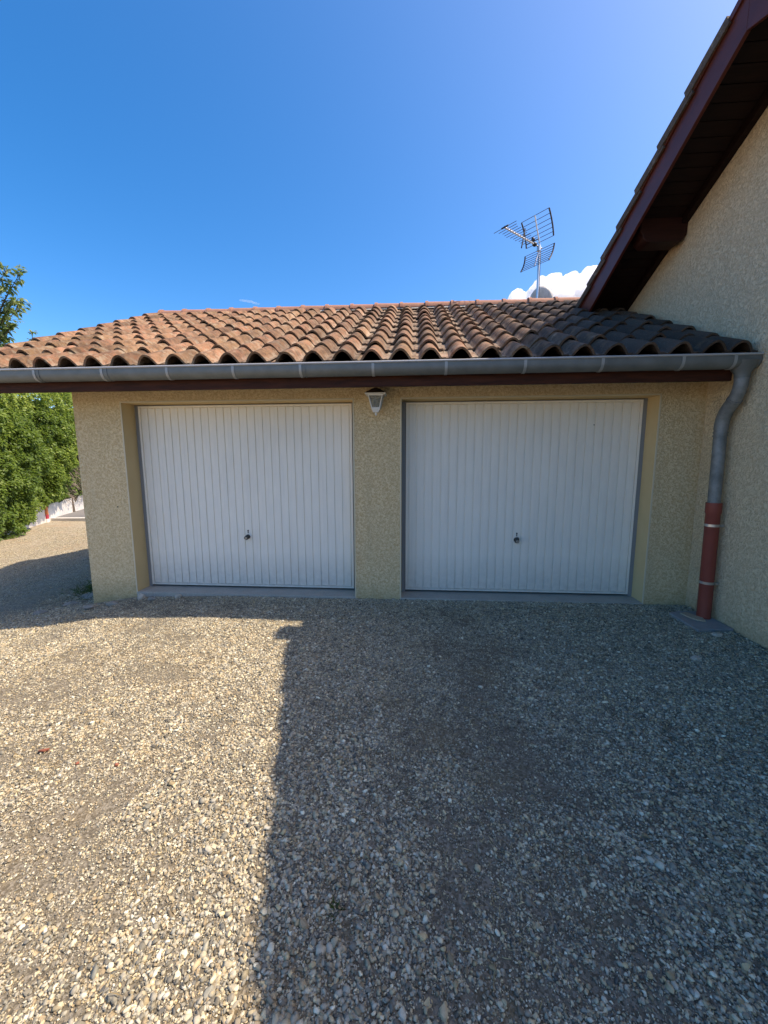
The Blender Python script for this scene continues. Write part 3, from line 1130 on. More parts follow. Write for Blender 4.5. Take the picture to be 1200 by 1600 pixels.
mb.tube([dc - dn * 0.05, dc - dn * 0.14, V((2.30, 3.63, 3.55))], 0.02, 8)
mb.build('dish_post', M_ALU, dish)

# ------------------------------------------------------------------ foliage
def leaf_material(name, a, b, c3, trans=0.35):
    m = Mat(name, 0.5, spec=0.35)
    at = m.n.new('ShaderNodeAttribute')
    at.attribute_name = 'tint'
    col = m.ramp(at.outputs['Fac'], [(0.0, a), (0.55, b), (1.0, c3)])
    m.color(col)
    tr = m.n.new('ShaderNodeBsdfTranslucent')
    tc = m.mix(0.5, col, (0.20, 0.26, 0.03), 'ADD')
    m.l.new(tc, tr.inputs['Color'])
    mx = m.n.new('ShaderNodeMixShader')
    mx.inputs[0].default_value = trans
    m.l.new(m.b.outputs[0], mx.inputs[1])
    m.l.new(tr.outputs[0], mx.inputs[2])
    outn = [x for x in m.n if x.type == 'OUTPUT_MATERIAL'][0]
    m.l.new(mx.outputs[0], outn.inputs['Surface'])
    return m.m


def leaves_mesh(name, P, DIR, NRM, L, W, tint, mat):
    """one folded leaf (4 triangles) per row"""
    n = len(P)
    DIR = DIR / np.linalg.norm(DIR, axis=1, keepdims=True)
    S = np.cross(DIR, NRM)
    S /= np.linalg.norm(S, axis=1, keepdims=True) + 1e-9
    N = np.cross(S, DIR)
    L, W = L[:, None], W[:, None]
    v0 = P
    v1 = P + DIR * L * 0.45 + S * W + N * W * 0.35
    v2 = P + DIR * L * 0.5 - N * W * 0.1
    v3 = P + DIR * L * 0.45 - S * W + N * W * 0.35
    v4 = P + DIR * L - N * L * 0.12
    V_ = np.stack([v0, v1, v2, v3, v4], 1).reshape(-1, 3)
    base = (np.arange(n) * 5)[:, None]
    F = np.concatenate([base + np.array([[0, 2, 1]]), base + np.array([[2, 4, 1]]), base + np.array([[0, 3, 2]]), base + np.array([[3, 4, 2]])], 1).reshape(-1, 3)
    me = D.meshes.new(name)
    me.vertices.add(len(V_))
    me.vertices.foreach_set('co', V_.ravel())
    me.loops.add(len(F) * 3)
    me.loops.foreach_set('vertex_index', F.ravel().astype(np.int32))
    me.polygons.add(len(F))
    me.polygons.foreach_set('loop_start', np.arange(len(F), dtype=np.int32) * 3)
    me.polygons.foreach_set('loop_total', np.full(len(F), 3, dtype=np.int32))
    a = me.attributes.new('tint', 'FLOAT', 'FACE')
    a.data.foreach_set('value', np.repeat(tint, 4).astype(np.float32))
    me.update()
    me.validate()
    me.materials.append(mat)
    return me


def rand_dirs(n, bias, spread):
    d = rng.normal(size=(n, 3)) * spread + np.asarray(bias)
    return d / np.linalg.norm(d, axis=1, keepdims=True)


M_HEDGE = leaf_material('hedge_leaf', (0.030, 0.065, 0.014), (0.105, 0.175, 0.026), (0.27, 0.34, 0.07), 0.42)
M_CHERRY = leaf_material('tree_leaf', (0.045, 0.085, 0.022), (0.13, 0.19, 0.05), (0.29, 0.33, 0.14), 0.40)
M_BARK = wood('bark', (0.07, 0.055, 0.042), (0.12, 0.10, 0.08), 0.9, (3, 3, 0.6))
m = Mat('dead_twig', 0.9)
m.color(m.ramp(m.noise(6, 3), [(0.3, (0.15, 0.115, 0.095)), (0.7, (0.33, 0.27, 0.23))]))
M_TWIG = m.m

# the hedge grows along the lane behind a low white wall
HA, HB = V((-9.9, 3.6, 0)), V((-13.4, 11.6, 0))
hd = (HB - HA).normalized()
hn = V((hd.y, -hd.x, 0))           # towards the lane
if hn.x < 0: hn = -hn
HL = (HB - HA).length
hz0 = -0.5
hedge = thing('hedge', 'tall dense leafy green hedge hanging over the low white wall', 'hedge', (HA.x, HA.y, hz0))
nl = 85000
s = rng.uniform(-3.0, HL, nl)
hgt = rng.uniform(0.02, 1.0, nl)
top = 4.15 + 0.35 * (vnoise(s, s * 0, 1.1, 2) - 0.5) + 0.03 * s
low = np.interp(s, [1.0, 2.4, 3.2, 4.2], [-0.02, 0.16, 0.55, 0.62])
z = low + hgt ** 1.08 * (top - low)
depth = (vnoise(s * 1.0, z * 1.0, 0.45, 4) - 0.5) * 0.30 + (vnoise(s, z, 0.2, 6) - 0.5) * 0.28
outp = 0.55 + depth - rng.exponential(0.10, nl) - 0.35 * (hgt > 0.9) * (hgt - 0.9) * 10 * rng.uniform(0, 1, nl)
outp += 0.25 * np.sin(hgt * 3.0) + np.interp(s, [0.5, 2.6], [0.15, 0.0]) * (1 - hgt)
bare = (s > 4.9) & (s < 9.0) & (z < 1.9 + 1.0 * (vnoise(s, z, 0.5, 9)))
keep = ~(bare & (rng.uniform(size=nl) < 0.93))
s, z, outp, hgt = s[keep], z[keep], outp[keep], hgt[keep]
nl = len(s)
P = np.stack([HA.x + hd.x * s + hn.x * outp, HA.y + hd.y * s + hn.y * outp, hz0 + z], 1)
dirs = rand_dirs(nl, (hn.x * 0.55, hn.y * 0.55, -0.35), 0.55)
nrm = rand_dirs(nl, (hn.x * 0.8, hn.y * 0.5, 0.85), 0.38)
tint = np.clip(0.22 + 0.5 * rng.uniform(size=nl) + 0.35 * (vnoise(s, z, 0.8, 12) - 0.35) + 0.25 * (hgt > 0.78), 0, 1)
Lf = rng.uniform(0.055, 0.105, nl)
me = leaves_mesh('foliage', P, dirs, nrm, Lf, Lf * rng.uniform(0.24, 0.34, nl), tint, M_HEDGE)
o = link('foliage', me, hedge)
o['kind'] = 'stuff'
# woody inside
mb = MB()
for i in range(70):
    s0 = random.uniform(-3, HL)
    p = HA + hd * s0 + hn * random.uniform(-0.3, 0.1)
    pts = [V((p.x, p.y, hz0))]
    for k in range(5):
        q = pts[-1] + V((random.uniform(-.15, .2), random.uniform(-.2, .2), random.uniform(0.5, 0.8)))
        pts.append(q)
    mb.tube(pts, [0.035, 0.03, 0.024, 0.018, 0.012, 0.006], 5, False)
mb.build('stem', M_BARK, hedge)
# inner dark mass of twigs so the sky does not show through the core
mb = MB()
for i in range(24):
    s0 = -3 + (HL + 3) * (i + 0.5) / 24
    p = HA + hd * s0 + hn * -0.15
    mb.ico((p.x, p.y, hz0 + 1.2), 0.62, 2, 0.5, (1.0, 1.0, 1.5), i, 2.0)
    mb.ico((p.x, p.y, hz0 + 2.8), 0.58, 2, 0.5, (1.0, 1.0, 1.6), i + 60, 2.0)
m = Mat('hedge_core', 0.95, spec=0.1)
m.color(m.ramp(m.noise(14, 5, 0.7), [(0.35, (0.012, 0.020, 0.006)), (0.7, (0.045, 0.065, 0.018))]))
m.bump(m.noise(20, 4), 1.0, 0.05)
mb.build('inner_growth', m.m, hedge)
# bare dead growth at the far end, trailing over the wall
mb = MB()
for i in range(900):
    s0 = random.uniform(4.6, 9.2)
    zz = random.uniform(0.55, 2.75)
    p = HA + hd * s0 + hn * random.uniform(0.05, 0.5)
    q = V((p.x, p.y, hz0 + zz))
    pts = [q]
    d = V((hn.x * random.uniform(.2, 1) + random.uniform(-.5, .5), hn.y + random.uniform(-.8, .5), random.uniform(-.2, .5))).normalized()
    for k in range(4):
        d = (d + V((random.uniform(-.3, .3), random.uniform(-.3, .3), -0.42))).normalized()
        pts.append(pts[-1] + d * random.uniform(.06, .14))
    r0 = random.uniform(0.003, 0.007)
    mb.tube(pts, [r0, r0, r0 * .8, r0 * .6, r0 * .3], 4, False)
mb.build('dead_twigs', M_TWIG, hedge)

# low white wall under it, lane kerb, road and marker post
mb = MB()
wa, wb = HA + hn * 0.30 - hd * 2.6, HA + hn * 0.30 + hd * 14
pts = [(wa - hn * 0.2).xy, wa.xy, wb.xy, (wb - hn * 0.2).xy]
n4 = [(p.x, p.y) for p in pts]
mb.add([(n4[i][0], n4[i][1], -0.7) for i in range(4)] + [(n4[0][0], n4[0][1], -0.05), (n4[1][0], n4[1][1], -0.05), (n4[2][0], n4[2][1], 0.22), (n4[3][0], n4[3][1], 0.22)],
       [(3, 2, 1, 0), (4, 5, 6, 7), (0, 1, 5, 4), (1, 2, 6, 5), (2, 3, 7, 6), (3, 0, 4, 7)])
tag(mb.build('low_wall', M_WHITEWALL, None, 0.01), 'low whitewashed retaining wall at the foot of the green hedge', 'wall')
m = Mat('asphalt', 0.9)
c = m.ramp(m.noise(60, 4, 0.7), [(0.3, (0.10, 0.10, 0.10)), (0.7, (0.17, 0.168, 0.162))])
m.color(m.mix(m.ramp(m.noise(1.2, 4), [(0.4, 0), (0.7, 0.5)]), c, (0.2, 0.19, 0.175)))
m.bump(m.noise(150, 2), 0.4, 0.004)
mb = MB()
mb.add([(-16.5, 7.66, -0.455), (-3.5, 7.66, -0.345), (-3.5, 16, -0.345), (-16.5, 16, -0.455)], [(0, 1, 2, 3)])
tag(mb.build('road', m.m), 'strip of grey asphalt road beyond the lane', kind='structure')
mb = MB()
mb.add([(-11.9, 7.50, -0.6), (-3.5, 7.50, -0.6), (-3.5, 7.65, -0.6), (-11.9, 7.65, -0.6), (-11.9, 7.50, -0.40), (-3.5, 7.50, -0.29), (-3.5, 7.65, -0.29), (-11.9, 7.65, -0.40)],
       [(3, 2, 1, 0), (4, 5, 6, 7), (0, 1, 5, 4), (1, 2, 6, 5), (2, 3, 7, 6), (3, 0, 4, 7)])
tag(mb.build('kerb', M_WHITEWALL, None, 0.01), 'pale concrete kerb edging the asphalt road', 'kerb', kind='structure')
mp = V((-11.15, 7.25, -0.48))
post = thing('marker_post', 'short red and orange marker post standing by the white wall', 'post', mp)
for nm, z0, z1, mt in (('white_base', -0.5, -0.37, Mat('post_white', 0.5).color((0.7, 0.68, 0.66)).m),
                       ('red_band', -0.37, -0.24, Mat('post_red', 0.5).color((0.35, 0.03, 0.05)).m),
                       ('orange_top', -0.24, 0.04, Mat('post_orange', 0.5).color((0.60, 0.20, 0.06)).m)):
    mb = MB()
    if nm == 'white_base':
        mb.tube([(mp.x, mp.y, -0.55), (mp.x, mp.y, -0.49)], 0.062, 12)
        mb.tube([(mp.x, mp.y, -0.49), (mp.x, mp.y, z1)], 0.050, 12)
    elif nm == 'orange_top':
        mb.tube([(mp.x, mp.y, z0), (mp.x, mp.y, z1 - 0.02), (mp.x, mp.y, z1)], [0.050, 0.048, 0.03], 12)
    else:
        mb.tube([(mp.x, mp.y, z0), (mp.x, mp.y, z1)], 0.052, 12)
    mb.build(nm, mt, post)

# ------------------------------------------------------------------ trees behind the hedge
def tree(name, label, base, height, limbs, seed, leaf_len, per_twig, twig_r, cat='tree'):
    rr = random.Random(seed)
    t = thing(name, label, cat, base)
    base = V(base)
    mb = MB()
    trunk = [base]
    for k in range(5):
        trunk.append(trunk[-1] + V((rr.uniform(-.08, .12), rr.uniform(-.1, .1), height * 0.16)))
    mb.tube(trunk, [0.16, 0.13, 0.11, 0.09, 0.07, 0.05], 9)
    mb.build('trunk', M_BARK, t)
    lb = MB()
    P, DR, NR_ = [], [], []
    for (start, tip) in limbs:
        a, b = V(start), V(tip)
        pts = []
        for i in range(9):
            u = i / 8
            p = a.lerp(b, u) + V((0, 0, 0.22 * math.sin(math.pi * u)))
            p += V((rr.uniform(-.05, .05), rr.uniform(-.05, .05), rr.uniform(-.05, .05)))
            pts.append(p)
        lb.tube(pts, [0.05 * (1 - 0.85 * i / 8) for i in range(9)], 6, False)
        ln = (b - a).length
        for i in range(2, 9):
            for j in range(per_twig):
                q = pts[i]
                d = ((b - a).normalized() * rr.uniform(.1, 1.0) + V((rr.uniform(-1, 1), rr.uniform(-1, 1), rr.uniform(-.7, .8)))).normalized()
                tl = twig_r * rr.uniform(.5, 1.1)
                e = q + d * tl + V((0, 0, -0.1 * tl))
                lb.tube([q, q.lerp(e, .5) + V((0, 0, .03)), e], [0.008, 0.006, 0.003], 4, False)
                for w in range(9):
                    u = rr.uniform(.25, 1.05)
                    P.append(q.lerp(e, u) + V((rr.uniform(-.03, .03), rr.uniform(-.03, .03), rr.uniform(-.03, .03))))
                    DR.append(d * .6 + V((rr.uniform(-.8, .8), rr.uniform(-.8, .8), rr.uniform(-1.1, .1))))
                    NR_.append(V((rr.uniform(-.5, .6), rr.uniform(-.6, .4), rr.uniform(.3, 1))))
    lb.build('limbs', M_BARK, t)
    P, DR, NR_ = np.array(P), np.array(DR), np.array(NR_)
    n = len(P)
    Lf = rng.uniform(0.75, 1.25, n) * leaf_len
    me = leaves_mesh('crown', P, DR, NR_, Lf, Lf * rng.uniform(.20, .28, n), rng.uniform(0, 1, n), M_CHERRY)
    o = link('crown', me, t)
    return t


def up_px(px, py, yy):
    """a point of the tree seen over the roof, at distance yy"""
    d = r2 * ((px - 600) / 613.5) + u2 * (-(py - 800) / 613.5) + fwd
    k = (yy - cam_pos.y) / d.y
    return cam_pos + d * k

TB = V((-14.8, 9.0, -0.5))
hub = V((-14.9, 9.0, 3.6))
tips = [up_px(26, 432, 8.6), up_px(22, 470, 8.8), up_px(12, 520, 8.8), up_px(8, 425, 8.4), up_px(14, 545, 8.9),
        (-13.6, 8.3, 7.9), (-14.2, 8.8, 8.4), (-15.2, 9.2, 8.6), (-16.4, 9.0, 7.6), (-16.8, 9.6, 6.2), (-14.2, 7.2, 7.2), (-15.3, 7.6, 5.6), (-14.4, 10.4, 7.0)]
tree('fruit_tree', 'leafy fruit tree rising behind the left end of the tiled roof', TB, 5.4,
     [((hub.x, hub.y, hub.z + 0.25 * (i % 5)), tp) for i, tp in enumerate(tips)], 5, 0.17, 5, 0.34)
tree('sapling', 'slender sapling with only its leafy tips showing over the tiled verge', (-12.1, 9.1, -0.5), 3.6,
     [((-12.1, 9.1, 3.0), up_px(49, 522, 9.0)), ((-12.1, 9.1, 3.2), up_px(66, 545, 9.0)), ((-12.1, 9.1, 3.0), up_px(40, 550, 9.0))], 9, 0.13, 2, 0.16)

# ------------------------------------------------------------------ cumulus far behind
cm = D.materials.new('cloud_vapour')
cm.use_nodes = True
cm.node_tree.nodes.remove(cm.node_tree.nodes['Principled BSDF'])
pv = cm.node_tree.nodes.new('ShaderNodeVolumePrincipled')
pv.inputs['Color'].default_value = (1, 1, 1, 1)
pv.inputs['Density'].default_value = 0.075
pv.inputs['Anisotropy'].default_value = 0.0
cm.node_tree.links.new(pv.outputs[0], [x for x in cm.node_tree.nodes if x.type == 'OUTPUT_MATERIAL'][0].inputs['Volume'])
mb = MB()
rr = random.Random(21)
YC = 1600.0
prof_c = [(778, 474), (792, 466), (805, 456), (818, 447), (832, 446), (845, 440), (858, 432), (872, 431), (886, 432), (900, 427), (906, 423), (913, 420), (922, 421), (932, 424), (945, 429), (965, 440), (990, 455), (1010, 470)]
for (px_, py_) in prof_c:
    tp = up_px(px_, py_, YC)
    z = tp.z
    k = 0
    while z > tp.z - 150:
        r = rr.uniform(26, 44) if k else rr.uniform(18, 29)
        mb.ico((tp.x + rr.uniform(-16, 16), YC + rr.uniform(-45, 60), z - r), r, 4, 0.34, (1.15, 1.3, 0.95), rr.uniform(0, 50), 2.0, True, 0.16, 6.5)
        z -= rr.uniform(14, 24)
        k += 1
cloud = mb.build('cloud', cm)
rm = cloud.modifiers.new('merge', 'REMESH')
rm.mode = 'VOXEL'
rm.voxel_size = 4.0
tag(cloud, 'white cumulus cloud behind the ridge beside the aerial', 'cloud')

mb = MB()
for (px_, py_, rw) in ((377, 469, 7), (383, 470, 9), (390, 471, 9), (397, 473, 8), (403, 475, 6)):
    tp = up_px(px_, py_, YC)
    mb.ico((tp.x, YC, tp.z), rw, 3, 0.5, (1.5, 1.0, 0.45), px_, 2.2)
cw = cm.copy()
cw.name = 'thin_vapour'
[x for x in cw.node_tree.nodes if x.type == 'PRINCIPLED_VOLUME'][0].inputs['Density'].default_value = 0.011
wisp = mb.build('cloud', cw)
rm = wisp.modifiers.new('merge', 'REMESH')
rm.mode = 'VOXEL'
rm.voxel_size = 1.2
tag(wisp, 'tiny faint wisp of cloud above the left half of the ridge', 'cloud')

# ------------------------------------------------------------------ gravel
def hull_stone(mb, c, r, rs, npts, smooth, squash=True):
    """an angular stone: the hull of a few points on a squashed ball"""
    bm = bmesh.new()
    sx, sy, sz = rs.uniform(.9, 1.22), rs.uniform(.68, 1.0), rs.uniform(.45, .74)
    if not squash:
        sx, sy, sz = 1.0, 1.0, 1.0
    E_ = Euler((rs.gauss(0, .25), rs.gauss(0, .25), rs.uniform(0, 6.28)))
    for _ in range(npts):
        d = Vector((rs.gauss(0, 1), rs.gauss(0, 1), rs.gauss(0, 1))).normalized() * rs.uniform(.86, 1.0)
        d = Vector((d.x * sx, d.y * sy, d.z * sz))
        d.rotate(E_)
        bm.verts.new(Vector(c) + d * r)
    res = bmesh.ops.convex_hull(bm, input=bm.verts)
    bmesh.ops.delete(bm, geom=list({e for e in res['geom_interior'] + res['geom_unused'] if isinstance(e, bmesh.types.BMVert)}), context='VERTS')
    bm.verts.index_update()
    mb.add([v.co for v in bm.verts], [tuple(v.index for v in f.verts) for f in bm.faces], smooth)
    bm.free()

def pebble_mesh(name, seed, npts, mat):
    rs = random.Random(seed)
    mb = MB()
    hull_stone(mb, (0, 0, 0), 1.0, rs, npts, True)
    return mb.mesh(name, mat)

def cluster_mesh(name, seed, mat):
    """a handful of stones of mixed size, about 5 cm across"""
    rs = random.Random(seed)
    mb = MB()
    for k in range(17):
        a, q = rs.uniform(0, 6.283), 0.027 * math.sqrt(rs.uniform(0, 1))
        r = min(max(math.exp(rs.gauss(math.log(0.0034), 0.54)), 0.0015), 0.0108)
        hull_stone(mb, (q * math.cos(a), q * math.sin(a), r * rs.uniform(-.1, .42)), r, rs, 10 if r < .0045 else 16, k % 3 > 0)
    return mb.mesh(name, mat)

def pebble_mat(name):
    m = Mat(name, 0.8, spec=0.35)
    m.pos()
    rnd = m.math('FRACT', m.math('ADD', m.rand(), m.math('MULTIPLY', m.geo.outputs['Random Per Island'], 7.31)))
    base = m.ramp(rnd, [(0.0, (0.430, 0.360, 0.223)), (0.10, (0.257, 0.237, 0.178)), (0.20, (0.400, 0.352, 0.242)), (0.30, (0.499, 0.436, 0.295)),
                        (0.38, (0.171, 0.155, 0.118)), (0.47, (0.361, 0.286, 0.174)), (0.56, (0.323, 0.296, 0.226)), (0.64, (0.448, 0.410, 0.310)),
                        (0.72, (0.285, 0.222, 0.135)), (0.80, (0.361, 0.329, 0.246)), (0.86, (0.114, 0.109, 0.091)), (0.905, (0.428, 0.333, 0.183)), (0.945, (0.223, 0.217, 0.174)), (0.97, (0.592, 0.554, 0.410))], 'CONSTANT')
    mot = m.noise(90, 4, 0.7)
    c = m.mix(0.5, base, m.ramp(mot, [(0.3, 0.55), (0.7, 1.15)]), 'MULTIPLY')
    shade = m.math('FRACT', m.math('MULTIPLY', rnd, 37.3))
    c = m.mix(1.0, c, m.ramp(shade, [(0.0, 0.50), (0.45, 0.88), (0.85, 1.08), (1.0, 1.30)]), 'MULTIPLY')
    st = m.noise(1.9, 5, 0.65)
    c = m.mix(m.ramp(st, [(0.54, 0.0), (0.68, 0.20)]), c, (0.30, 0.22, 0.12))
    c = m.mix(1.0, c, (1.26, 1.28, 1.30), 'MULTIPLY')
    m.color(c).bump(mot, 0.25, 0.002)
    return m.m

M_PEB = pebble_mat('pebble')
shapes = D.collections.new('pebble_shapes')
for i in range(16):
    o = D.objects.new('pebble_shape', cluster_mesh('pebble_shape', i, M_PEB))
    shapes.objects.link(o)

def scatter(n, x0, x1, y0, y1):
    return rng.uniform(x0, x1, n), rng.uniform(y0, y1, n)

pts = []
x, y = scatter(110000, -6.2, 2.755, -4.7, -0.02)
x2, y2 = scatter(62000, -10.5, -3.43, -0.6, 6.4)
x3, y3 = rng.uniform(-3.4, 2.74, 2600), -0.022 - np.abs(rng.normal(0, 0.05, 2600))
x, y = np.concatenate([x, x2, x3]), np.concatenate([y, y2, y3])
far = np.arange(len(x)) >= 300000
fine_ = vnoise(x * 1.0, y * 0.45, 0.7, 21) * 0.6 + vnoise(x, y, 0.25, 23) * 0.4
lane = np.clip((-3.7 - x) * 0.9, 0, 1)
dens = np.clip(1.25 - 1.3 * np.clip(fine_ - 0.38, 0, 1) * 1.4, 0.55, 1) * (1 - 0.30 * lane)
keep = rng.uniform(size=len(x)) < dens
dist = np.hypot(x - cam_pos.x, y - cam_pos.y)
x, y, fine_, lane, dist = x[keep], y[keep], fine_[keep], lane[keep], dist[keep]
n = len(x)
rad = np.exp(rng.normal(0.0, 0.20, n)) * (1.10 - 0.60 * np.clip(fine_ - 0.38, 0, 1)) * (1 - 0.22 * lane)
rad *= 1 - 0.22 * np.clip((fine_ - 0.52) / 0.16, 0, 1)
zg = ground_z(x, y) + 0.0015
pm = D.meshes.new('gravel')
pm.vertices.add(n)
pm.vertices.foreach_set('co', np.stack([x, y, zg], 1).astype(np.float32).ravel())
a = pm.attributes.new('scl', 'FLOAT_VECTOR', 'POINT')
sc = rad[:, None] * rng.uniform(0.9, 1.12, (n, 3))
a.data.foreach_set('vector', sc.astype(np.float32).ravel())
a = pm.attributes.new('rot', 'FLOAT_VECTOR', 'POINT')
ro = np.stack([rng.normal(0, .05, n), rng.normal(0, .05, n), rng.uniform(0, 6.283, n)], 1)
a.data.foreach_set('vector', ro.astype(np.float32).ravel())
pm.update()
gravel = link('gravel', pm)
tag(gravel, 'loose rounded river gravel covering the forecourt', kind='stuff')

def instancer(name, coll):
    ng = D.node_groups.new(name, 'GeometryNodeTree')
    ng.interface.new_socket('Geometry', in_out='INPUT', socket_type='NodeSocketGeometry')
    ng.interface.new_socket('Geometry', in_out='OUTPUT', socket_type='NodeSocketGeometry')
    N, Lk = ng.nodes, ng.links
    gi, go = N.new('NodeGroupInput'), N.new('NodeGroupOutput')
    iop = N.new('GeometryNodeInstanceOnPoints')
    ci = N.new('GeometryNodeCollectionInfo')
    ci.inputs['Collection'].default_value = coll
    ci.inputs['Separate Children'].default_value = True
    ci.inputs['Reset Children'].default_value = True
    iop.inputs['Pick Instance'].default_value = True
    def na(nm):
        a = N.new('GeometryNodeInputNamedAttribute')
        a.data_type = 'FLOAT_VECTOR'
        a.inputs['Name'].default_value = nm
        return a.outputs['Attribute']
    e2r = N.new('FunctionNodeEulerToRotation')
    rv = N.new('FunctionNodeRandomValue')
    rv.data_type = 'INT'
    rv.inputs[4].default_value = 0
    rv.inputs[5].default_value = len(coll.objects) - 1
    Lk.new(gi.outputs[0], iop.inputs['Points'])
    Lk.new(ci.outputs[0], iop.inputs['Instance'])
    Lk.new(rv.outputs[2], iop.inputs['Instance Index'])
    Lk.new(na('rot'), e2r.inputs[0])
    Lk.new(e2r.outputs[0], iop.inputs['Rotation'])
    Lk.new(na('scl'), iop.inputs['Scale'])
    Lk.new(iop.outputs[0], go.inputs[0])
    return ng

gmod = gravel.modifiers.new('scatter', 'NODES')
gmod.node_group = instancer('gravel_scatter', shapes)

# the larger stones one can pick out singly in the foreground
pmes = [pebble_mesh('pebble', 40 + i, 34, M_PEB) for i in range(12)]
placed = []
k = 0
while k < 270:
    px_ = rng.uniform(-3.6, 2.65)
    py_ = -3.55 + abs(rng.normal(0, 1.25))
    if py_ > -0.2: continue
    if px_ < -1.5 and py_ < -3.2: continue
    d_ = math.hypot(px_ - cam_pos.x, py_ - cam_pos.y)
    r_ = min(max(math.exp(rng.normal(math.log(0.0112), 0.26)), 0.0085), 0.0185)
    if any((px_ - q[0]) ** 2 + (py_ - q[1]) ** 2 < (r_ + q[2]) ** 2 for q in placed): continue
    placed.append((px_, py_, r_))
    o = link('pebble', pmes[k % 12], ground)
    o.location = (px_, py_, float(ground_z(px_, py_)) + r_ * 0.28)
    o.rotation_euler = (rng.normal(0, .18), rng.normal(0, .18), rng.uniform(0, 6.28))
    o.scale = (r_, r_ * rng.uniform(.75, 1.1), r_ * rng.uniform(.8, 1.1))
    k += 1

# rough stones by the corner of the garage, and odd pieces on the gravel
M_ROCK = concrete('limestone', (0.22, 0.205, 0.175), (0.34, 0.32, 0.27), 3)
M_ROCKW = concrete('pale_limestone', (0.42, 0.39, 0.32), (0.54, 0.50, 0.42), 3)
def rock(name, label, cat, loc, size, seed, mat, rz=0.0, rx=0.0):
    mb = MB()
    hull_stone(mb, (0, 0, 0), 1.0, random.Random(seed), 26, False, False)
    o = mb.build(name, mat, None, 0.06)
    o.scale = size
    o.rotation_euler = (rx, 0, rz)
    o.location = (loc[0], loc[1], float(ground_z(loc[0], loc[1])) + loc[2])
    return tag(o, label, cat, None)
rock('rock', 'largest flat grey stone beside the corner of the garage', 'rock', (-3.70, 0.33, 0.0), (0.15, 0.10, 0.04), 1, M_ROCK, 0.5, 0.1)
rock('rock', 'long grey stone lying second out from the garage corner', 'rock', (-3.74, 0.05, 0.0), (0.09, 0.05, 0.035), 2, M_ROCK, 0.5)
rock('rock', 'small grey stone farthest left of those at the garage corner', 'rock', (-3.86, -0.20, 0.01), (0.08, 0.05, 0.035), 3, M_ROCK, 0.3)
rock('rock', 'rounded grey stone directly below the garage corner', 'rock', (-3.27, -0.22, 0.015), (0.075, 0.055, 0.04), 4, M_ROCK, 0.2)
rock('rock', 'flat pale grey stone under the left pier of the garage', 'rock', (-3.03, -0.20, 0.012), (0.08, 0.05, 0.035), 5, M_ROCK, -0.1)
rock('rock', 'upright whitish stone at the foot of the left door jamb', 'rock', (-2.80, -0.075, 0.02), (0.050, 0.04, 0.045), 6, M_ROCKW, 0.4)
rock('rock', 'low grey stone just right of the upright whitish one', 'rock', (-2.66, -0.10, 0.008), (0.055, 0.035, 0.03), 7, M_ROCK, 0.1)
rock('rock', 'single pale stone in front of the left door sill', 'rock', (-2.40, -0.055, 0.015), (0.040, 0.03, 0.035), 8, M_ROCKW, 0.8)
rock('rock', 'pale stone lying by the house wall on the shaded gravel', 'rock', (2.13, -1.10, 0.012), (0.045, 0.032, 0.024), 9, M_ROCKW, 0.2)
rock('rock', 'white broken stone beside the front edge of the drain slab', 'rock', (2.56, -0.70, 0.012), (0.055, 0.035, 0.025), 10, M_ROCKW, 0.1)
m = Mat('brick_clay', 0.9)
m.color(m.ramp(m.noise(40, 4), [(0.3, (0.20, 0.060, 0.032)), (0.7, (0.30, 0.105, 0.06))]))
M_BRICK = m.m
rock('brick_fragment', 'elongated dark red brick fragment on the sunlit gravel', 'brick fragment', (-1.74, -2.26, 0.012), (0.030, 0.012, 0.010), 11, M_BRICK, 0.3)
rock('brick_fragment', 'small orange brick chip on the gravel, nearer the dark red one', 'brick fragment', (-1.50, -2.33, 0.010), (0.009, 0.010, 0.008), 12, M_BRICK, 0.9)
rock('brick_fragment', 'small orange brick chip on the gravel, nearer the shadow edge', 'brick fragment', (-1.31, -2.32, 0.010), (0.012, 0.010, 0.008), 13, M_BRICK, 0.1)

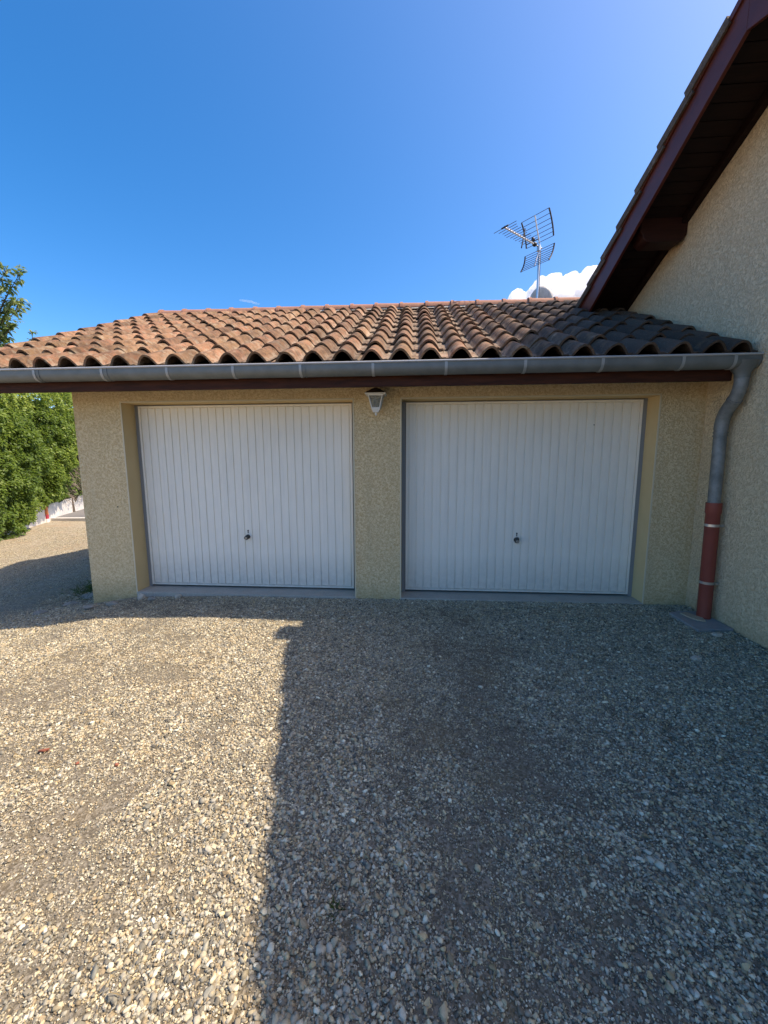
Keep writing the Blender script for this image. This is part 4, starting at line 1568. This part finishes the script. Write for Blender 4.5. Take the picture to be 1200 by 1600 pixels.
# weeds and dry straw
def blades(n, cx, cy, spread, hmin, hmax, wid, flat):
    P, DR, NN, L = [], [], [], []
    x = cx + rng.normal(0, spread, n)
    y = cy + rng.normal(0, spread, n)
    z = ground_z(x, y)
    P = np.stack([x, y, z], 1)
    DR = rand_dirs(n, (0, 0, 1 - flat), 0.35 + flat)
    DR[:, 2] = np.abs(DR[:, 2]) * (1 - 0.85 * flat) + 0.02
    NN = rand_dirs(n, (0, 0, 0.3), 1.0)
    return P, DR, NN, rng.uniform(hmin, hmax, n), np.full(n, wid)
M_GRASS = leaf_material('weed_leaf', (0.030, 0.055, 0.012), (0.06, 0.09, 0.02), (0.11, 0.12, 0.03), 0.3)
M_STRAW = leaf_material('straw', (0.24, 0.17, 0.075), (0.40, 0.31, 0.15), (0.56, 0.47, 0.27), 0.2)
for (cx, cy, sp_, nb, hh, lab) in ((-0.15, -2.85, 0.012, 40, 0.034, 'tiny green weed growing in the shaded gravel'),):
    P, DR, NN, L, W = blades(nb, cx, cy, sp_, hh * .3, hh, 0.0028, 0.4)
    me = leaves_mesh('weed', P, DR, NN, L, W, rng.uniform(0, 1, nb), M_GRASS)
    tag(link('weed', me), lab, 'weed')
P, DR, NN, L, W = blades(2600, -3.72, 0.78, 0.20, 0.04, 0.15, 0.004, 0.45)
m_ = P[:, 0] < -3.44
me = leaves_mesh('grass_tuft', P[m_], DR[m_], NN[m_], L[m_], W[m_], rng.uniform(0, 0.8, m_.sum()), M_GRASS)
tag(link('grass_tuft', me), 'dark grass tuft growing against the left corner of the garage', 'grass tuft')
# straw
nst = 26000
x, y = scatter(nst, -6.0, 2.7, -3.9, -0.15)
w = vnoise(x, y, 0.55, 31) * 0.6 + vnoise(x, y, 0.18, 33) * 0.4
keep = (w > 0.56) & (rng.uniform(size=nst) < np.where(x < -1.0, 0.9, 0.5))
x, y = x[keep], y[keep]
n = len(x)
P = np.stack([x, y, ground_z(x, y) + 0.006], 1)
DR = rand_dirs(n, (0, 0, 0.12), 1.0)
DR[:, 2] = np.abs(DR[:, 2]) * 0.32
NN = rand_dirs(n, (0, 0, 1), 0.5)
L = rng.uniform(0.015, 0.06, n)
me = leaves_mesh('dry_grass', P, DR, NN, L, np.full(n, 0.0013), rng.uniform(0, 1, n), M_STRAW)
tag(link('dry_grass', me), 'dry straw coloured grass scattered through the gravel', kind='stuff')
